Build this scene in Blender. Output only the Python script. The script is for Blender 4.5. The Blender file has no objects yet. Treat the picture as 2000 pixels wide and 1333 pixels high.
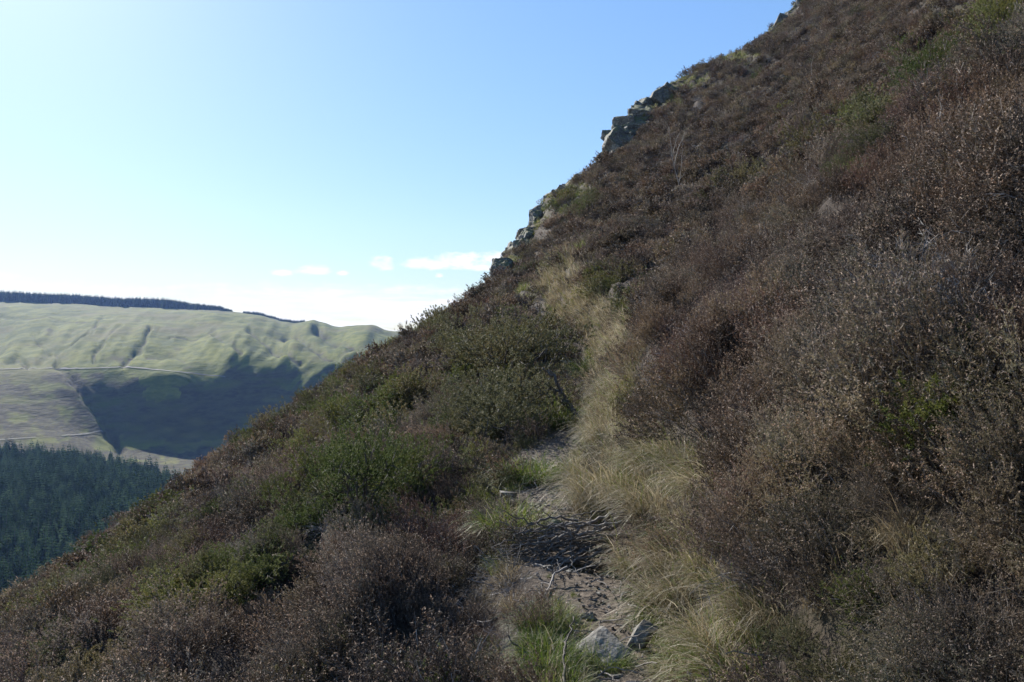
import bpy, bmesh, math, random
import numpy as np
from mathutils import Vector, Matrix, Euler

# ------------------------------------------------------------------ camera, sky, sun, exposure
SC = bpy.context.scene
COL = SC.collection
EYE = 1.6                      # eye height above the trodden path
FPX = 1556.0                   # focal length in pixels of a 2000 px wide picture (28 mm equivalent)
SUN_AZ, SUN_EL = math.radians(-36.0), math.radians(31.0)

cam_d = bpy.data.cameras.new('camera')
cam = bpy.data.objects.new('camera', cam_d)
COL.objects.link(cam)
cam.location = (0, 0, EYE)
cam.rotation_euler = (math.radians(90), 0, 0)
cam_d.sensor_width = 36.0
cam_d.lens = 28.0
cam_d.clip_start = 0.05
cam_d.clip_end = 20000
SC.camera = cam

sun_d = bpy.data.lights.new('sun', 'SUN')
sun_d.energy = 5.0
sun_d.angle = math.radians(0.53)
sun_d.color = (1.0, 0.945, 0.86)
sun = bpy.data.objects.new('sun', sun_d)
COL.objects.link(sun)
sdir = Vector((math.sin(SUN_AZ) * math.cos(SUN_EL), math.cos(SUN_AZ) * math.cos(SUN_EL), math.sin(SUN_EL)))
sun.rotation_euler = sdir.to_track_quat('Z', 'Y').to_euler()
sun.location = sdir * 50

SC.view_settings.view_transform = 'Standard'
SC.view_settings.look = 'None'
SC.view_settings.gamma = 1.0
SC.view_settings.use_curve_mapping = False
SC.view_settings.exposure = 0.98
SC.render.engine = 'CYCLES'
SC.cycles.use_denoising = True
SC.cycles.denoising_prefilter = 'ACCURATE'
SC.cycles.max_bounces = 5
SC.cycles.adaptive_threshold = 0.02
SC.cycles.diffuse_bounces = 2
SC.cycles.glossy_bounces = 2
SC.cycles.transmission_bounces = 3
SC.cycles.volume_bounces = 0
SC.cycles.transparent_max_bounces = 6


class NT:
    """small helper for building node trees"""
    def __init__(self, tree):
        self.t = tree
        self.n = tree.nodes
        self.l = tree.links

    def node(self, kind, **kw):
        n = self.n.new(kind)
        for k, v in kw.items():
            setattr(n, k, v)
        return n

    def put(self, sock, v):
        if isinstance(v, bpy.types.NodeSocket):
            self.l.new(v, sock)
        elif v is not None:
            if isinstance(v, (tuple, list)) and len(v) == 3 and sock.type == 'RGBA':
                v = (*v, 1)
            sock.default_value = v

    def math(self, op, a, b=None, c=None, clamp=False):
        n = self.node('ShaderNodeMath', operation=op, use_clamp=clamp)
        self.put(n.inputs[0], a)
        if b is not None:
            self.put(n.inputs[1], b)
        if c is not None:
            self.put(n.inputs[2], c)
        return n.outputs[0]

    def mix(self, f, a, b, blend='MIX'):
        n = self.node('ShaderNodeMix', data_type='RGBA', blend_type=blend)
        self.put(n.inputs[0], f)
        self.put(n.inputs[6], a)
        self.put(n.inputs[7], b)
        return n.outputs[2]

    def ramp(self, f, stops, interp='LINEAR'):
        n = self.node('ShaderNodeValToRGB')
        r = n.color_ramp
        r.interpolation = interp
        while len(r.elements) > 1:
            r.elements.remove(r.elements[0])
        for i, (p, c) in enumerate(stops):
            e = r.elements[0] if i == 0 else r.elements.new(p)
            e.position = p
            e.color = (*c, 1) if len(c) == 3 else c
        self.put(n.inputs[0], f)
        return n.outputs[0]

    def noise(self, vec, scale, detail=3.0, rough=0.55, dims='3D'):
        n = self.node('ShaderNodeTexNoise', noise_dimensions=dims)
        if vec is not None:
            self.l.new(vec, n.inputs['Vector'])
        n.inputs['Scale'].default_value = scale
        n.inputs['Detail'].default_value = detail
        n.inputs['Roughness'].default_value = rough
        return n.outputs[0]

    def smooth(self, v, a, b):
        n = self.node('ShaderNodeMapRange', interpolation_type='SMOOTHSTEP')
        self.put(n.inputs[0], v)
        n.inputs[1].default_value = a
        n.inputs[2].default_value = b
        return n.outputs[0]


def azel(px, py):
    u, v = (px - 1000) / FPX, (666.5 - py) / FPX
    return math.atan(u), math.atan2(v, math.sqrt(1 + u * u))


# world: Nishita sky with a low bank of fair weather cloud all round the horizon
world = bpy.data.worlds.new('World')
SC.world = world
world.use_nodes = True
world.node_tree.nodes.clear()
w = NT(world.node_tree)
sky = w.node('ShaderNodeTexSky', sky_type='NISHITA')
sky.sun_disc = False
sky.sun_elevation = SUN_EL
sky.sun_rotation = SUN_AZ
sky.altitude = 300
sky.air_density = 1.4
sky.dust_density = 0.55
sky.ozone_density = 2.0
SKY_STRENGTH = 0.084
tc = w.node('ShaderNodeTexCoord')
sep = w.node('ShaderNodeSeparateXYZ')
w.l.new(tc.outputs['Generated'], sep.inputs[0])
az = w.math('ARCTAN2', sep.outputs[0], sep.outputs[1])
el = w.math('ARCSINE', sep.outputs[2])
cmb = w.node('ShaderNodeCombineXYZ')
w.put(cmb.inputs[0], az)
w.put(cmb.inputs[1], w.math('MULTIPLY', el, 2.6))
fine = w.noise(cmb.outputs[0], 38.0, 8.0, 0.68)
broad = w.noise(cmb.outputs[0], 5.5, 4.0, 0.55)
cmb2 = w.node('ShaderNodeCombineXYZ')
w.put(cmb2.inputs[0], az)
w.put(cmb2.inputs[1], w.math('MULTIPLY', el, 9.0))
streak = w.noise(cmb2.outputs[0], 9.0, 5.0, 0.6)
# the bank: dense at the horizon, ragged billowing top edge
edge = w.math('ADD', w.math('MULTIPLY', w.math('SUBTRACT', fine, 0.5), 0.030),
              w.math('MULTIPLY', w.math('SUBTRACT', broad, 0.5), 0.055))
bank = w.smooth(w.math('SUBTRACT', el, edge), 0.074, 0.050)
bank = w.math('MULTIPLY', bank, w.math('ADD', 0.25, w.math('MULTIPLY', w.smooth(streak, 0.36, 0.60), 0.75)))
haze_low = w.smooth(el, 0.09, -0.01)
mask = w.math('MAXIMUM', bank, w.math('MULTIPLY', haze_low, 0.35))
# a few separate small cumulus above it
for (cx, cy, rx, ry) in [(548, 534, 24, 7), (612, 530, 36, 12), (668, 535, 13, 6), (748, 517, 25, 16), (838, 518, 56, 14),
                         (905, 512, 60, 20), (965, 508, 45, 16), (930, 524, 55, 9), (858, 539, 9, 5)]:
    a0, e0 = azel(cx, cy)
    a1, e1 = azel(cx + rx, cy - ry)
    dx = w.math('DIVIDE', w.math('SUBTRACT', az, a0), abs(a1 - a0))
    dy = w.math('DIVIDE', w.math('SUBTRACT', el, e0), abs(e1 - e0))
    # flat bases: the lower half is squeezed
    dy = w.math('MULTIPLY', dy, w.math('ADD', 1.0, w.math('MULTIPLY', w.math('LESS_THAN', dy, 0.0), 0.5)))
    q = w.math('ADD', w.math('MULTIPLY', dx, dx), w.math('MULTIPLY', dy, dy))
    q = w.math('ADD', q, w.math('MULTIPLY', w.math('SUBTRACT', fine, 0.5), 5.0))
    mask = w.math('MAXIMUM', mask, w.math('MULTIPLY', w.smooth(q, 1.35, -0.25), 0.95))
cloud_v = w.math('ADD', 6.0, w.math('MULTIPLY', fine, 2.0))
cloud_c = w.mix(1.0, (1.0, 1.0, 1.0), cloud_v, 'MULTIPLY')
hs = w.node('ShaderNodeHueSaturation')
hs.inputs['Saturation'].default_value = 1.45
gm = w.node('ShaderNodeGamma')
gm.inputs[1].default_value = 0.6
w.put(gm.inputs[0], sky.outputs[0])
w.put(hs.inputs['Color'], gm.outputs[0])
tint = w.mix(1.0, hs.outputs[0], (1.27, 1.54, 2.05), 'MULTIPLY')
final = w.mix(mask, tint, cloud_c)
bg = w.node('ShaderNodeBackground')
bg.inputs['Strength'].default_value = SKY_STRENGTH
w.put(bg.inputs['Color'], final)
wo = w.node('ShaderNodeOutputWorld')
w.l.new(bg.outputs[0], wo.inputs['Surface'])

# ------------------------------------------------------------------ general helpers
rng = np.random.default_rng(7)


def at(px, py, d):
    """point seen at pixel (px, py) of the 2000 px photograph, d metres away along the view axis"""
    return ((px - 1000) / FPX * d, d, EYE + (666.5 - py) / FPX * d)


def to_px(x, y, z):
    return 1000 + FPX * x / y, 666.5 - FPX * (z - EYE) / y


def sstep(a, b, v):
    t = np.clip((v - a) / (b - a), 0, 1)
    return t * t * (3 - 2 * t)


def hash2(ix, iy, seed):
    h = np.sin(ix * 127.1 + iy * 311.7 + seed * 74.7) * 43758.5453
    return h - np.floor(h)


def vnoise(x, y, seed=0):
    x = np.asarray(x, float)
    y = np.asarray(y, float)
    ix, iy = np.floor(x), np.floor(y)
    fx, fy = x - ix, y - iy
    fx = fx * fx * (3 - 2 * fx)
    fy = fy * fy * (3 - 2 * fy)
    a, b = hash2(ix, iy, seed), hash2(ix + 1, iy, seed)
    c, d = hash2(ix, iy + 1, seed), hash2(ix + 1, iy + 1, seed)
    return (a * (1 - fx) + b * fx) * (1 - fy) + (c * (1 - fx) + d * fx) * fy


def fbm(x, y, seed=0, oct=4):
    s, a, f = 0.0, 0.5, 1.0
    for i in range(oct):
        s = s + a * vnoise(x * f, y * f, seed + i * 13)
        a *= 0.5
        f *= 2.03
    return s - 0.47


def inside(poly, px, py):
    px = np.asarray(px, float)
    py = np.asarray(py, float)
    r = np.zeros(px.shape, bool)
    n = len(poly)
    for i in range(n):
        x0, y0 = poly[i]
        x1, y1 = poly[(i + 1) % n]
        if y0 == y1:
            continue
        c = ((y0 > py) != (y1 > py)) & (px < (x1 - x0) * (py - y0) / (y1 - y0) + x0)
        r ^= c
    return r


def tag(o, label=None, cat=None, group=None, kind=None):
    if label:
        o['label'] = label
    if cat:
        o['category'] = cat
    if group:
        o['group'] = group
    if kind:
        o['kind'] = kind
    return o


def link(o, parent=None):
    COL.objects.link(o)
    if parent is not None:
        o.parent = parent
    return o


def empty(name, loc, rz=0.0, sc=1.0):
    o = bpy.data.objects.new(name, None)
    o.empty_display_size = 0.2
    COL.objects.link(o)
    o.location = loc
    o.rotation_euler = (0, 0, rz)
    o.scale = (sc, sc, sc)
    return o


def mesh_np(name, V, F, mats=(), MI=None, smooth=False):
    """mesh from numpy verts and a list of (n, k) face index arrays"""
    me = bpy.data.meshes.new(name)
    V = np.asarray(V, np.float32)
    me.vertices.add(len(V))
    me.vertices.foreach_set('co', V.ravel())
    loops = np.concatenate([f.ravel() for f in F]).astype(np.int32)
    tot = np.concatenate([np.full(len(f), f.shape[1]) for f in F]).astype(np.int32)
    start = np.concatenate([[0], np.cumsum(tot)[:-1]]).astype(np.int32)
    me.loops.add(len(loops))
    me.loops.foreach_set('vertex_index', loops)
    me.polygons.add(len(tot))
    me.polygons.foreach_set('loop_start', start)
    me.polygons.foreach_set('loop_total', tot)
    if MI is not None:
        me.polygons.foreach_set('material_index', np.asarray(MI, np.int32))
    me.polygons.foreach_set('use_smooth', np.full(len(tot), smooth, bool))
    for m in mats:
        me.materials.append(m)
    me.update(calc_edges=True)
    return me


def grid_faces(nr, nc):
    i = np.arange(nr - 1)[:, None] * nc + np.arange(nc - 1)[None, :]
    i = i.ravel()
    return np.stack([i, i + 1, i + nc + 1, i + nc], 1)


class MB:
    """collects strips, needles and tubes, then links them as one mesh"""
    def __init__(self):
        self.V, self.F3, self.F4, self.M3, self.M4, self.n = [], [], [], [], [], 0

    def _add(self, V):
        b = self.n
        self.V.append(V)
        self.n += len(V)
        return b

    def seg(self, P0, P1, w0, w1, mat, rg):
        n = len(P0)
        D = P1 - P0
        S = np.cross(D, rg.normal(size=(n, 3)))
        S /= np.linalg.norm(S, axis=1, keepdims=True) + 1e-9
        w0 = np.broadcast_to(np.asarray(w0, float), (n,))[:, None] / 2
        w1 = np.broadcast_to(np.asarray(w1, float), (n,))[:, None] / 2
        V = np.stack([P0 - S * w0, P0 + S * w0, P1 + S * w1, P1 - S * w1], 1).reshape(-1, 3)
        b = self._add(V)
        i = b + np.arange(n)[:, None] * 4 + np.arange(4)[None, :]
        self.F4.append(i)
        self.M4.append(np.full(n, mat))

    def strip(self, PTS, W, mat, side):
        """blades: PTS (n,k,3), W (k,) widths, side (n,3)"""
        n, k, _ = PTS.shape
        W = np.asarray(W)[None, :, None] if np.ndim(W) == 1 else np.asarray(W)[:, :, None]
        L = PTS - side[:, None, :] * W / 2
        R = PTS + side[:, None, :] * W / 2
        V = np.stack([L, R], 2).reshape(-1, 3)
        b = self._add(V)
        base = b + np.arange(n)[:, None] * (2 * k) + 2 * np.arange(k - 1)[None, :]
        base = base.ravel()
        self.F4.append(np.stack([base, base + 1, base + 3, base + 2], 1))
        self.M4.append(np.full(len(base), mat))

    def needle(self, P, D, L, W, mat, rg):
        """triangles from base P along unit D"""
        n = len(P)
        S = np.cross(D, rg.normal(size=(n, 3)))
        S /= np.linalg.norm(S, axis=1, keepdims=True) + 1e-9
        L = np.broadcast_to(np.asarray(L, float), (n,))[:, None]
        W = np.broadcast_to(np.asarray(W, float), (n,))[:, None] / 2
        V = np.stack([P - S * W, P + S * W, P + D * L], 1).reshape(-1, 3)
        b = self._add(V)
        self.F3.append(b + np.arange(n)[:, None] * 3 + np.arange(3)[None, :])
        self.M3.append(np.full(n, mat))

    def leafq(self, P, D, L, W, mat, rg):
        """kite-shaped quads"""
        n = len(P)
        S = np.cross(D, rg.normal(size=(n, 3)))
        S /= np.linalg.norm(S, axis=1, keepdims=True) + 1e-9
        L = np.broadcast_to(np.asarray(L, float), (n,))[:, None]
        W = np.broadcast_to(np.asarray(W, float), (n,))[:, None] / 2
        V = np.stack([P, P + D * L * 0.5 - S * W, P + D * L, P + D * L * 0.5 + S * W], 1).reshape(-1, 3)
        b = self._add(V)
        self.F4.append(b + np.arange(n)[:, None] * 4 + np.arange(4)[None, :])
        self.M4.append(np.full(n, mat))

    def tube(self, pts, rad, sides, mat, cap=True):
        pts = np.asarray(pts, float)
        k = len(pts)
        T = np.gradient(pts, axis=0)
        T /= np.linalg.norm(T, axis=1, keepdims=True) + 1e-9
        ref = np.array([0.31, 0.17, 0.93]) if abs(T[0][2]) < 0.8 else np.array([0.93, 0.31, 0.17])
        A = np.cross(T, ref)
        A /= np.linalg.norm(A, axis=1, keepdims=True) + 1e-9
        B = np.cross(T, A)
        an = np.linspace(0, 2 * math.pi, sides, endpoint=False)
        rad = np.asarray(rad, float)
        V = pts[:, None, :] + rad[:, None, None] * (np.cos(an)[None, :, None] * A[:, None, :] + np.sin(an)[None, :, None] * B[:, None, :])
        b = self._add(V.reshape(-1, 3))
        i = np.arange(k - 1)[:, None] * sides
        j = np.arange(sides)[None, :]
        f = np.stack([i + j, i + (j + 1) % sides, i + sides + (j + 1) % sides, i + sides + j], 2).reshape(-1, 4) + b
        self.F4.append(f)
        self.M4.append(np.full(len(f), mat))
        if cap:
            c = self._add(pts[-1:] + T[-1:] * rad[-1])
            o = b + (k - 1) * sides
            jj = np.arange(sides)
            self.F3.append(np.stack([o + jj, o + (jj + 1) % sides, np.full(sides, c)], 1))
            self.M3.append(np.full(sides, mat))

    def mesh(self, name, mats, smooth=False):
        V = np.concatenate(self.V)
        F, M = [], []
        if self.F4:
            F.append(np.concatenate(self.F4))
            M.append(np.concatenate(self.M4))
        if self.F3:
            F.append(np.concatenate(self.F3))
            M.append(np.concatenate(self.M3))
        return mesh_np(name, V, F, mats, np.concatenate(M), smooth)


def unit(v):
    return v / (np.linalg.norm(v, axis=-1, keepdims=True) + 1e-9)


# ------------------------------------------------------------------ materials
def new_mat(name):
    m = bpy.data.materials.new(name)
    m.use_nodes = True
    m.node_tree.nodes.clear()
    return m, NT(m.node_tree)


def plant_mat(name, cols, patch=None, trans=0.3, rough=0.55, spec=0.35, island=0.35, patch_scale=0.6, mound=0.0):
    """colour from a ramp over per-plant and per-leaf random values, tinted in patches across the hill"""
    m, t = new_mat(name)
    oi = t.node('ShaderNodeObjectInfo')
    ge = t.node('ShaderNodeNewGeometry')
    f = t.math('ADD', t.math('MULTIPLY', oi.outputs['Random'], 1 - island),
               t.math('MULTIPLY', ge.outputs['Random Per Island'], island))
    n = len(cols)
    c = t.ramp(f, [((i + 0.5) / n, k) for i, k in enumerate(cols)])
    if mound:
        vo = t.node('ShaderNodeTexVoronoi')
        t.l.new(ge.outputs['Position'], vo.inputs['Vector'])
        vo.inputs['Scale'].default_value = 1.15
        sp_ = t.node('ShaderNodeSeparateColor')
        t.l.new(vo.outputs['Color'], sp_.inputs[0])
        val = t.math('ADD', 1 - mound * 0.42, t.math('MULTIPLY', sp_.outputs[0], mound))
        val = t.math('MULTIPLY', val, t.math('ADD', 0.62, t.math('MULTIPLY', t.smooth(t.noise(ge.outputs['Position'], 0.55, 2.0), 0.35, 0.65), 0.76)))
        warm = t.math('ADD', 0.86, t.math('MULTIPLY', sp_.outputs[1], 0.28))
        cc = t.node('ShaderNodeCombineColor')
        t.put(cc.inputs[0], t.math('MULTIPLY', val, warm))
        t.put(cc.inputs[1], val)
        t.put(cc.inputs[2], t.math('DIVIDE', val, warm))
        c = t.mix(1.0, c, cc.outputs[0], 'MULTIPLY')
    if patch:
        pn = t.smooth(t.noise(ge.outputs['Position'], patch_scale, 3.0), 0.42, 0.62)
        c = t.mix(pn, c, t.mix(1.0, c, patch, 'MULTIPLY'))
    b = t.node('ShaderNodeBsdfPrincipled')
    t.put(b.inputs['Base Color'], c)
    b.inputs['Roughness'].default_value = rough
    b.inputs['Specular IOR Level'].default_value = spec
    out = t.node('ShaderNodeOutputMaterial')
    if trans > 0:
        tr = t.node('ShaderNodeBsdfTranslucent')
        t.put(tr.inputs['Color'], c)
        mx = t.node('ShaderNodeMixShader')
        mx.inputs[0].default_value = trans
        t.l.new(b.outputs[0], mx.inputs[1])
        t.l.new(tr.outputs[0], mx.inputs[2])
        t.l.new(mx.outputs[0], out.inputs['Surface'])
    else:
        t.l.new(b.outputs[0], out.inputs['Surface'])
    return m


def rock_mat(name, dark, light, lichen, scale=1.0, moss=None):
    m, t = new_mat(name)
    ge = t.node('ShaderNodeNewGeometry')
    P = ge.outputs['Position']
    n1 = t.noise(P, 3.0 * scale, 6.0, 0.65)
    n2 = t.noise(P, 14.0 * scale, 4.0, 0.6)
    vo = t.node('ShaderNodeTexVoronoi')
    t.l.new(P, vo.inputs['Vector'])
    vo.inputs['Scale'].default_value = 9.0 * scale
    c = t.mix(t.smooth(n1, 0.35, 0.65), dark, light)
    c = t.mix(t.math('MULTIPLY', t.smooth(n2, 0.52, 0.6), 0.7), c, lichen)
    c = t.mix(t.smooth(t.noise(P, 6.0 * scale, 3.0), 0.58, 0.66), c, tuple(0.45 * k for k in dark))
    if moss:
        # turf on the ledges
        nz = t.node('ShaderNodeSeparateXYZ')
        t.l.new(ge.outputs['Normal'], nz.inputs[0])
        up = t.math('ADD', nz.outputs[2], t.math('MULTIPLY', t.math('SUBTRACT', n1, 0.5), 1.6))
        c = t.mix(t.smooth(up, 0.35, 0.65), c, moss)
    b = t.node('ShaderNodeBsdfPrincipled')
    t.put(b.inputs['Base Color'], c)
    b.inputs['Roughness'].default_value = 0.8
    bp = t.node('ShaderNodeBump')
    bp.inputs['Strength'].default_value = 0.6
    bp.inputs['Distance'].default_value = 0.03 / scale
    t.put(bp.inputs['Height'], t.math('ADD', n2, n1))
    t.l.new(bp.outputs[0], b.inputs['Normal'])
    out = t.node('ShaderNodeOutputMaterial')
    t.l.new(b.outputs[0], out.inputs['Surface'])
    return m


M = {}
M['heather_leaf'] = plant_mat('heather_leaf', [(0.046, 0.031, 0.024), (0.086, 0.060, 0.046), (0.114, 0.084, 0.066), (0.088, 0.073, 0.047), (0.165, 0.128, 0.104)],
                              patch=(0.95, 1.03, 0.82), trans=0.3, rough=0.7, spec=0.15, mound=1.15)
M['heather_twig'] = plant_mat('heather_twig', [(0.055, 0.042, 0.036), (0.10, 0.08, 0.07), (0.21, 0.18, 0.16)], trans=0.0, rough=0.6, spec=0.3, island=0.7)
M['heather_seed'] = plant_mat('heather_seed', [(0.19, 0.115, 0.075), (0.27, 0.185, 0.13), (0.36, 0.27, 0.20), (0.24, 0.13, 0.075)], trans=0.4, island=0.7)
M['heather_tip'] = plant_mat('heather_tip', [(0.18, 0.13, 0.10), (0.29, 0.225, 0.18), (0.40, 0.325, 0.27)], trans=0.45, rough=0.6, spec=0.2, island=0.7)  # sunlit highlights on the heather, put into the needle colour
M['red_leaf'] = plant_mat('red_leaf', [(0.075, 0.044, 0.034), (0.115, 0.068, 0.052), (0.13, 0.086, 0.066)], trans=0.3, rough=0.7, spec=0.15, mound=0.6)
M['grey_twig'] = plant_mat('grey_twig', [(0.12, 0.105, 0.096), (0.22, 0.20, 0.185), (0.34, 0.32, 0.30)], trans=0.0, rough=0.6, spec=0.3, island=0.8)
M['gorse_leaf'] = plant_mat('gorse_leaf', [(0.040, 0.058, 0.016), (0.080, 0.108, 0.030), (0.130, 0.150, 0.046), (0.21, 0.21, 0.078)],
                            patch=(1.15, 1.0, 0.8), trans=0.35, rough=0.6, spec=0.2, island=0.5)
M['gorse_dull'] = plant_mat('gorse_dull', [(0.045, 0.048, 0.023), (0.085, 0.088, 0.042), (0.13, 0.13, 0.062), (0.20, 0.182, 0.10)],
                            patch=(1.1, 0.95, 0.85), trans=0.3, rough=0.6, spec=0.2, island=0.5)
M['straw'] = plant_mat('straw', [(0.085, 0.068, 0.034), (0.215, 0.175, 0.105), (0.44, 0.385, 0.275), (0.16, 0.122, 0.060), (0.31, 0.255, 0.155)], trans=0.45, rough=0.5, island=0.65)
M['straw_dark'] = plant_mat('straw_dark', [(0.12, 0.09, 0.055), (0.19, 0.15, 0.095), (0.13, 0.12, 0.06)], trans=0.4, rough=0.5, island=0.6)
M['green'] = plant_mat('green', [(0.050, 0.086, 0.010), (0.085, 0.125, 0.018), (0.135, 0.160, 0.030), (0.19, 0.18, 0.06)], trans=0.45, rough=0.5, island=0.6)
M['bark'] = plant_mat('bark', [(0.055, 0.045, 0.037), (0.09, 0.075, 0.062), (0.12, 0.105, 0.09)], trans=0.0, rough=0.75, island=0.5)
M['dead_wood'] = plant_mat('dead_wood', [(0.075, 0.064, 0.054), (0.14, 0.122, 0.105), (0.24, 0.22, 0.20)], trans=0.0, rough=0.7, island=0.6)
M['birch_bark'] = plant_mat('birch_bark', [(0.11, 0.10, 0.09), (0.18, 0.165, 0.15)], trans=0.0, rough=0.6, island=0.5)
M['conifer'] = plant_mat('conifer', [(0.018, 0.040, 0.018), (0.042, 0.076, 0.034), (0.084, 0.130, 0.060)], trans=0.25, rough=0.95, spec=0.03, island=0.2)
M['rock'] = rock_mat('rock', (0.075, 0.066, 0.052), (0.175, 0.160, 0.132), (0.27, 0.25, 0.21), 1.6)
M['crumb'] = rock_mat('crumb', (0.075, 0.058, 0.043), (0.17, 0.14, 0.11), (0.26, 0.24, 0.21), 2.0)
M['crag'] = rock_mat('crag', (0.050, 0.050, 0.047), (0.115, 0.115, 0.108), (0.21, 0.215, 0.18), 0.5, moss=(0.085, 0.085, 0.032))
M['quartz'] = rock_mat('quartz', (0.50, 0.48, 0.45), (0.70, 0.69, 0.66), (0.78, 0.77, 0.74), 1.0)


def ground_material():
    m, t = new_mat('hill_soil')
    ge = t.node('ShaderNodeNewGeometry')
    P = ge.outputs['Position']
    at_ = t.node('ShaderNodeAttribute', attribute_name='trodden')
    n1 = t.noise(P, 2.0, 6.0, 0.65)
    n2 = t.noise(P, 30.0, 5.0, 0.7)
    n3 = t.noise(P, 0.5, 3.0)
    litter = t.mix(t.smooth(n2, 0.35, 0.65), (0.022, 0.016, 0.012), (0.055, 0.040, 0.030))
    litter = t.mix(t.math('MULTIPLY', t.smooth(n3, 0.5, 0.65), 0.5), litter, (0.045, 0.045, 0.02))
    soil = t.mix(t.smooth(n2, 0.38, 0.68), (0.060, 0.047, 0.035), (0.18, 0.145, 0.11))
    soil = t.mix(t.math('MULTIPLY', t.smooth(n1, 0.55, 0.66), 0.6), soil, (0.075, 0.095, 0.025))
    c = t.mix(at_.outputs['Fac'], litter, soil)
    b = t.node('ShaderNodeBsdfPrincipled')
    t.put(b.inputs['Base Color'], c)
    b.inputs['Roughness'].default_value = 0.9
    b.inputs['Specular IOR Level'].default_value = 0.2
    bp = t.node('ShaderNodeBump')
    bp.inputs['Strength'].default_value = 0.9
    bp.inputs['Distance'].default_value = 0.03
    t.put(bp.inputs['Height'], n2)
    t.l.new(bp.outputs[0], b.inputs['Normal'])
    out = t.node('ShaderNodeOutputMaterial')
    t.l.new(b.outputs[0], out.inputs['Surface'])
    return m


def valley_material():
    m, t = new_mat('moor_grass')
    ge = t.node('ShaderNodeNewGeometry')
    P = ge.outputs['Position']
    st = t.node('ShaderNodeVectorMath', operation='MULTIPLY')
    t.l.new(P, st.inputs[0])
    st.inputs[1].default_value = (1.0, 0.55, 3.0)
    Q = st.outputs[0]
    br = t.node('ShaderNodeAttribute', attribute_name='bracken')
    n1 = t.noise(Q, 0.006, 5.0, 0.6)
    n2 = t.noise(Q, 0.03, 6.0, 0.65)
    n3 = t.noise(Q, 0.12, 4.0, 0.6)
    c = t.mix(t.smooth(n2, 0.35, 0.65), (0.052, 0.068, 0.006), (0.136, 0.143, 0.019))
    c = t.mix(t.smooth(n1, 0.45, 0.65), c, (0.102, 0.092, 0.028))
    brown = t.mix(t.smooth(n3, 0.4, 0.6), (0.026, 0.023, 0.012), (0.055, 0.049, 0.021))
    f = t.math('ADD', br.outputs['Fac'], t.math('MULTIPLY', t.math('SUBTRACT', n2, 0.5), 1.3))
    c = t.mix(t.smooth(f, 0.3, 0.7), c, brown)
    c = t.mix(t.math('MULTIPLY', t.smooth(n3, 0.58, 0.70), 0.5), c, (0.06, 0.07, 0.03))
    b = t.node('ShaderNodeBsdfPrincipled')
    t.put(b.inputs['Base Color'], c)
    b.inputs['Roughness'].default_value = 0.95
    b.inputs['Specular IOR Level'].default_value = 0.1
    bp = t.node('ShaderNodeBump')
    bp.inputs['Strength'].default_value = 0.5
    bp.inputs['Distance'].default_value = 5.0
    t.put(bp.inputs['Height'], t.math('ADD', n2, t.math('MULTIPLY', n3, 0.4)))
    t.l.new(bp.outputs[0], b.inputs['Normal'])
    out = t.node('ShaderNodeOutputMaterial')
    t.l.new(b.outputs[0], out.inputs['Surface'])
    return m


def track_material():
    m, t = new_mat('track_gravel')
    ge = t.node('ShaderNodeNewGeometry')
    n = t.noise(ge.outputs['Position'], 0.05, 4.0)
    b = t.node('ShaderNodeBsdfPrincipled')
    t.put(b.inputs['Base Color'], t.mix(t.smooth(n, 0.35, 0.65), (0.07, 0.07, 0.045), (0.15, 0.14, 0.11)))
    b.inputs['Roughness'].default_value = 0.9
    out = t.node('ShaderNodeOutputMaterial')
    t.l.new(b.outputs[0], out.inputs['Surface'])
    return m

# ------------------------------------------------------------------ near hillside
# the path: (px, py, distance) of points along its middle
PATH = [(1235, 1500, 2.95), (1218, 1333, 3.75), (1168, 1180, 4.9), (1108, 1060, 6.2), (1064, 985, 7.8), (1078, 915, 9.6), (1100, 850, 12.0),
        (1128, 770, 16.0), (1142, 700, 21.0), (1085, 625, 27.0), (1040, 565, 34.0), (1052, 520, 44.0)]
PW = np.array([at(*p) for p in PATH])
PW = np.vstack([[PW[0][0] + 0.05, -8.0, -0.35], [PW[0][0] + 0.02, 0.0, 0.0], PW])


def path_x(y):
    return np.interp(y, PW[:, 1], PW[:, 0])


def path_z(y):
    return np.interp(y, PW[:, 1], PW[:, 2])


# skyline of the near hill: (px, py, distance)
RIDGE = [(-400, 1514, 22), (0, 1240, 28), (160, 1124, 31), (330, 1001, 34), (470, 909, 36), (600, 826, 38), (690, 766, 40), (780, 712, 42), (900, 634, 45), (960, 578, 47), (985, 537, 50), (1010, 485, 55), (1060, 410, 65), (1110, 369, 72), (1180, 341, 80), (1212, 275, 86), (1250, 213, 92), (1290, 187, 96), (1380, 141, 104), (1480, 93, 112), (1530, 39, 117), (1560, 7, 120), (1620, -77, 128), (1800, -297, 142)]
ctrl = [tuple(p) for p in PW[1:]]
ctrl += [at(*p) for p in RIDGE]
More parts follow.
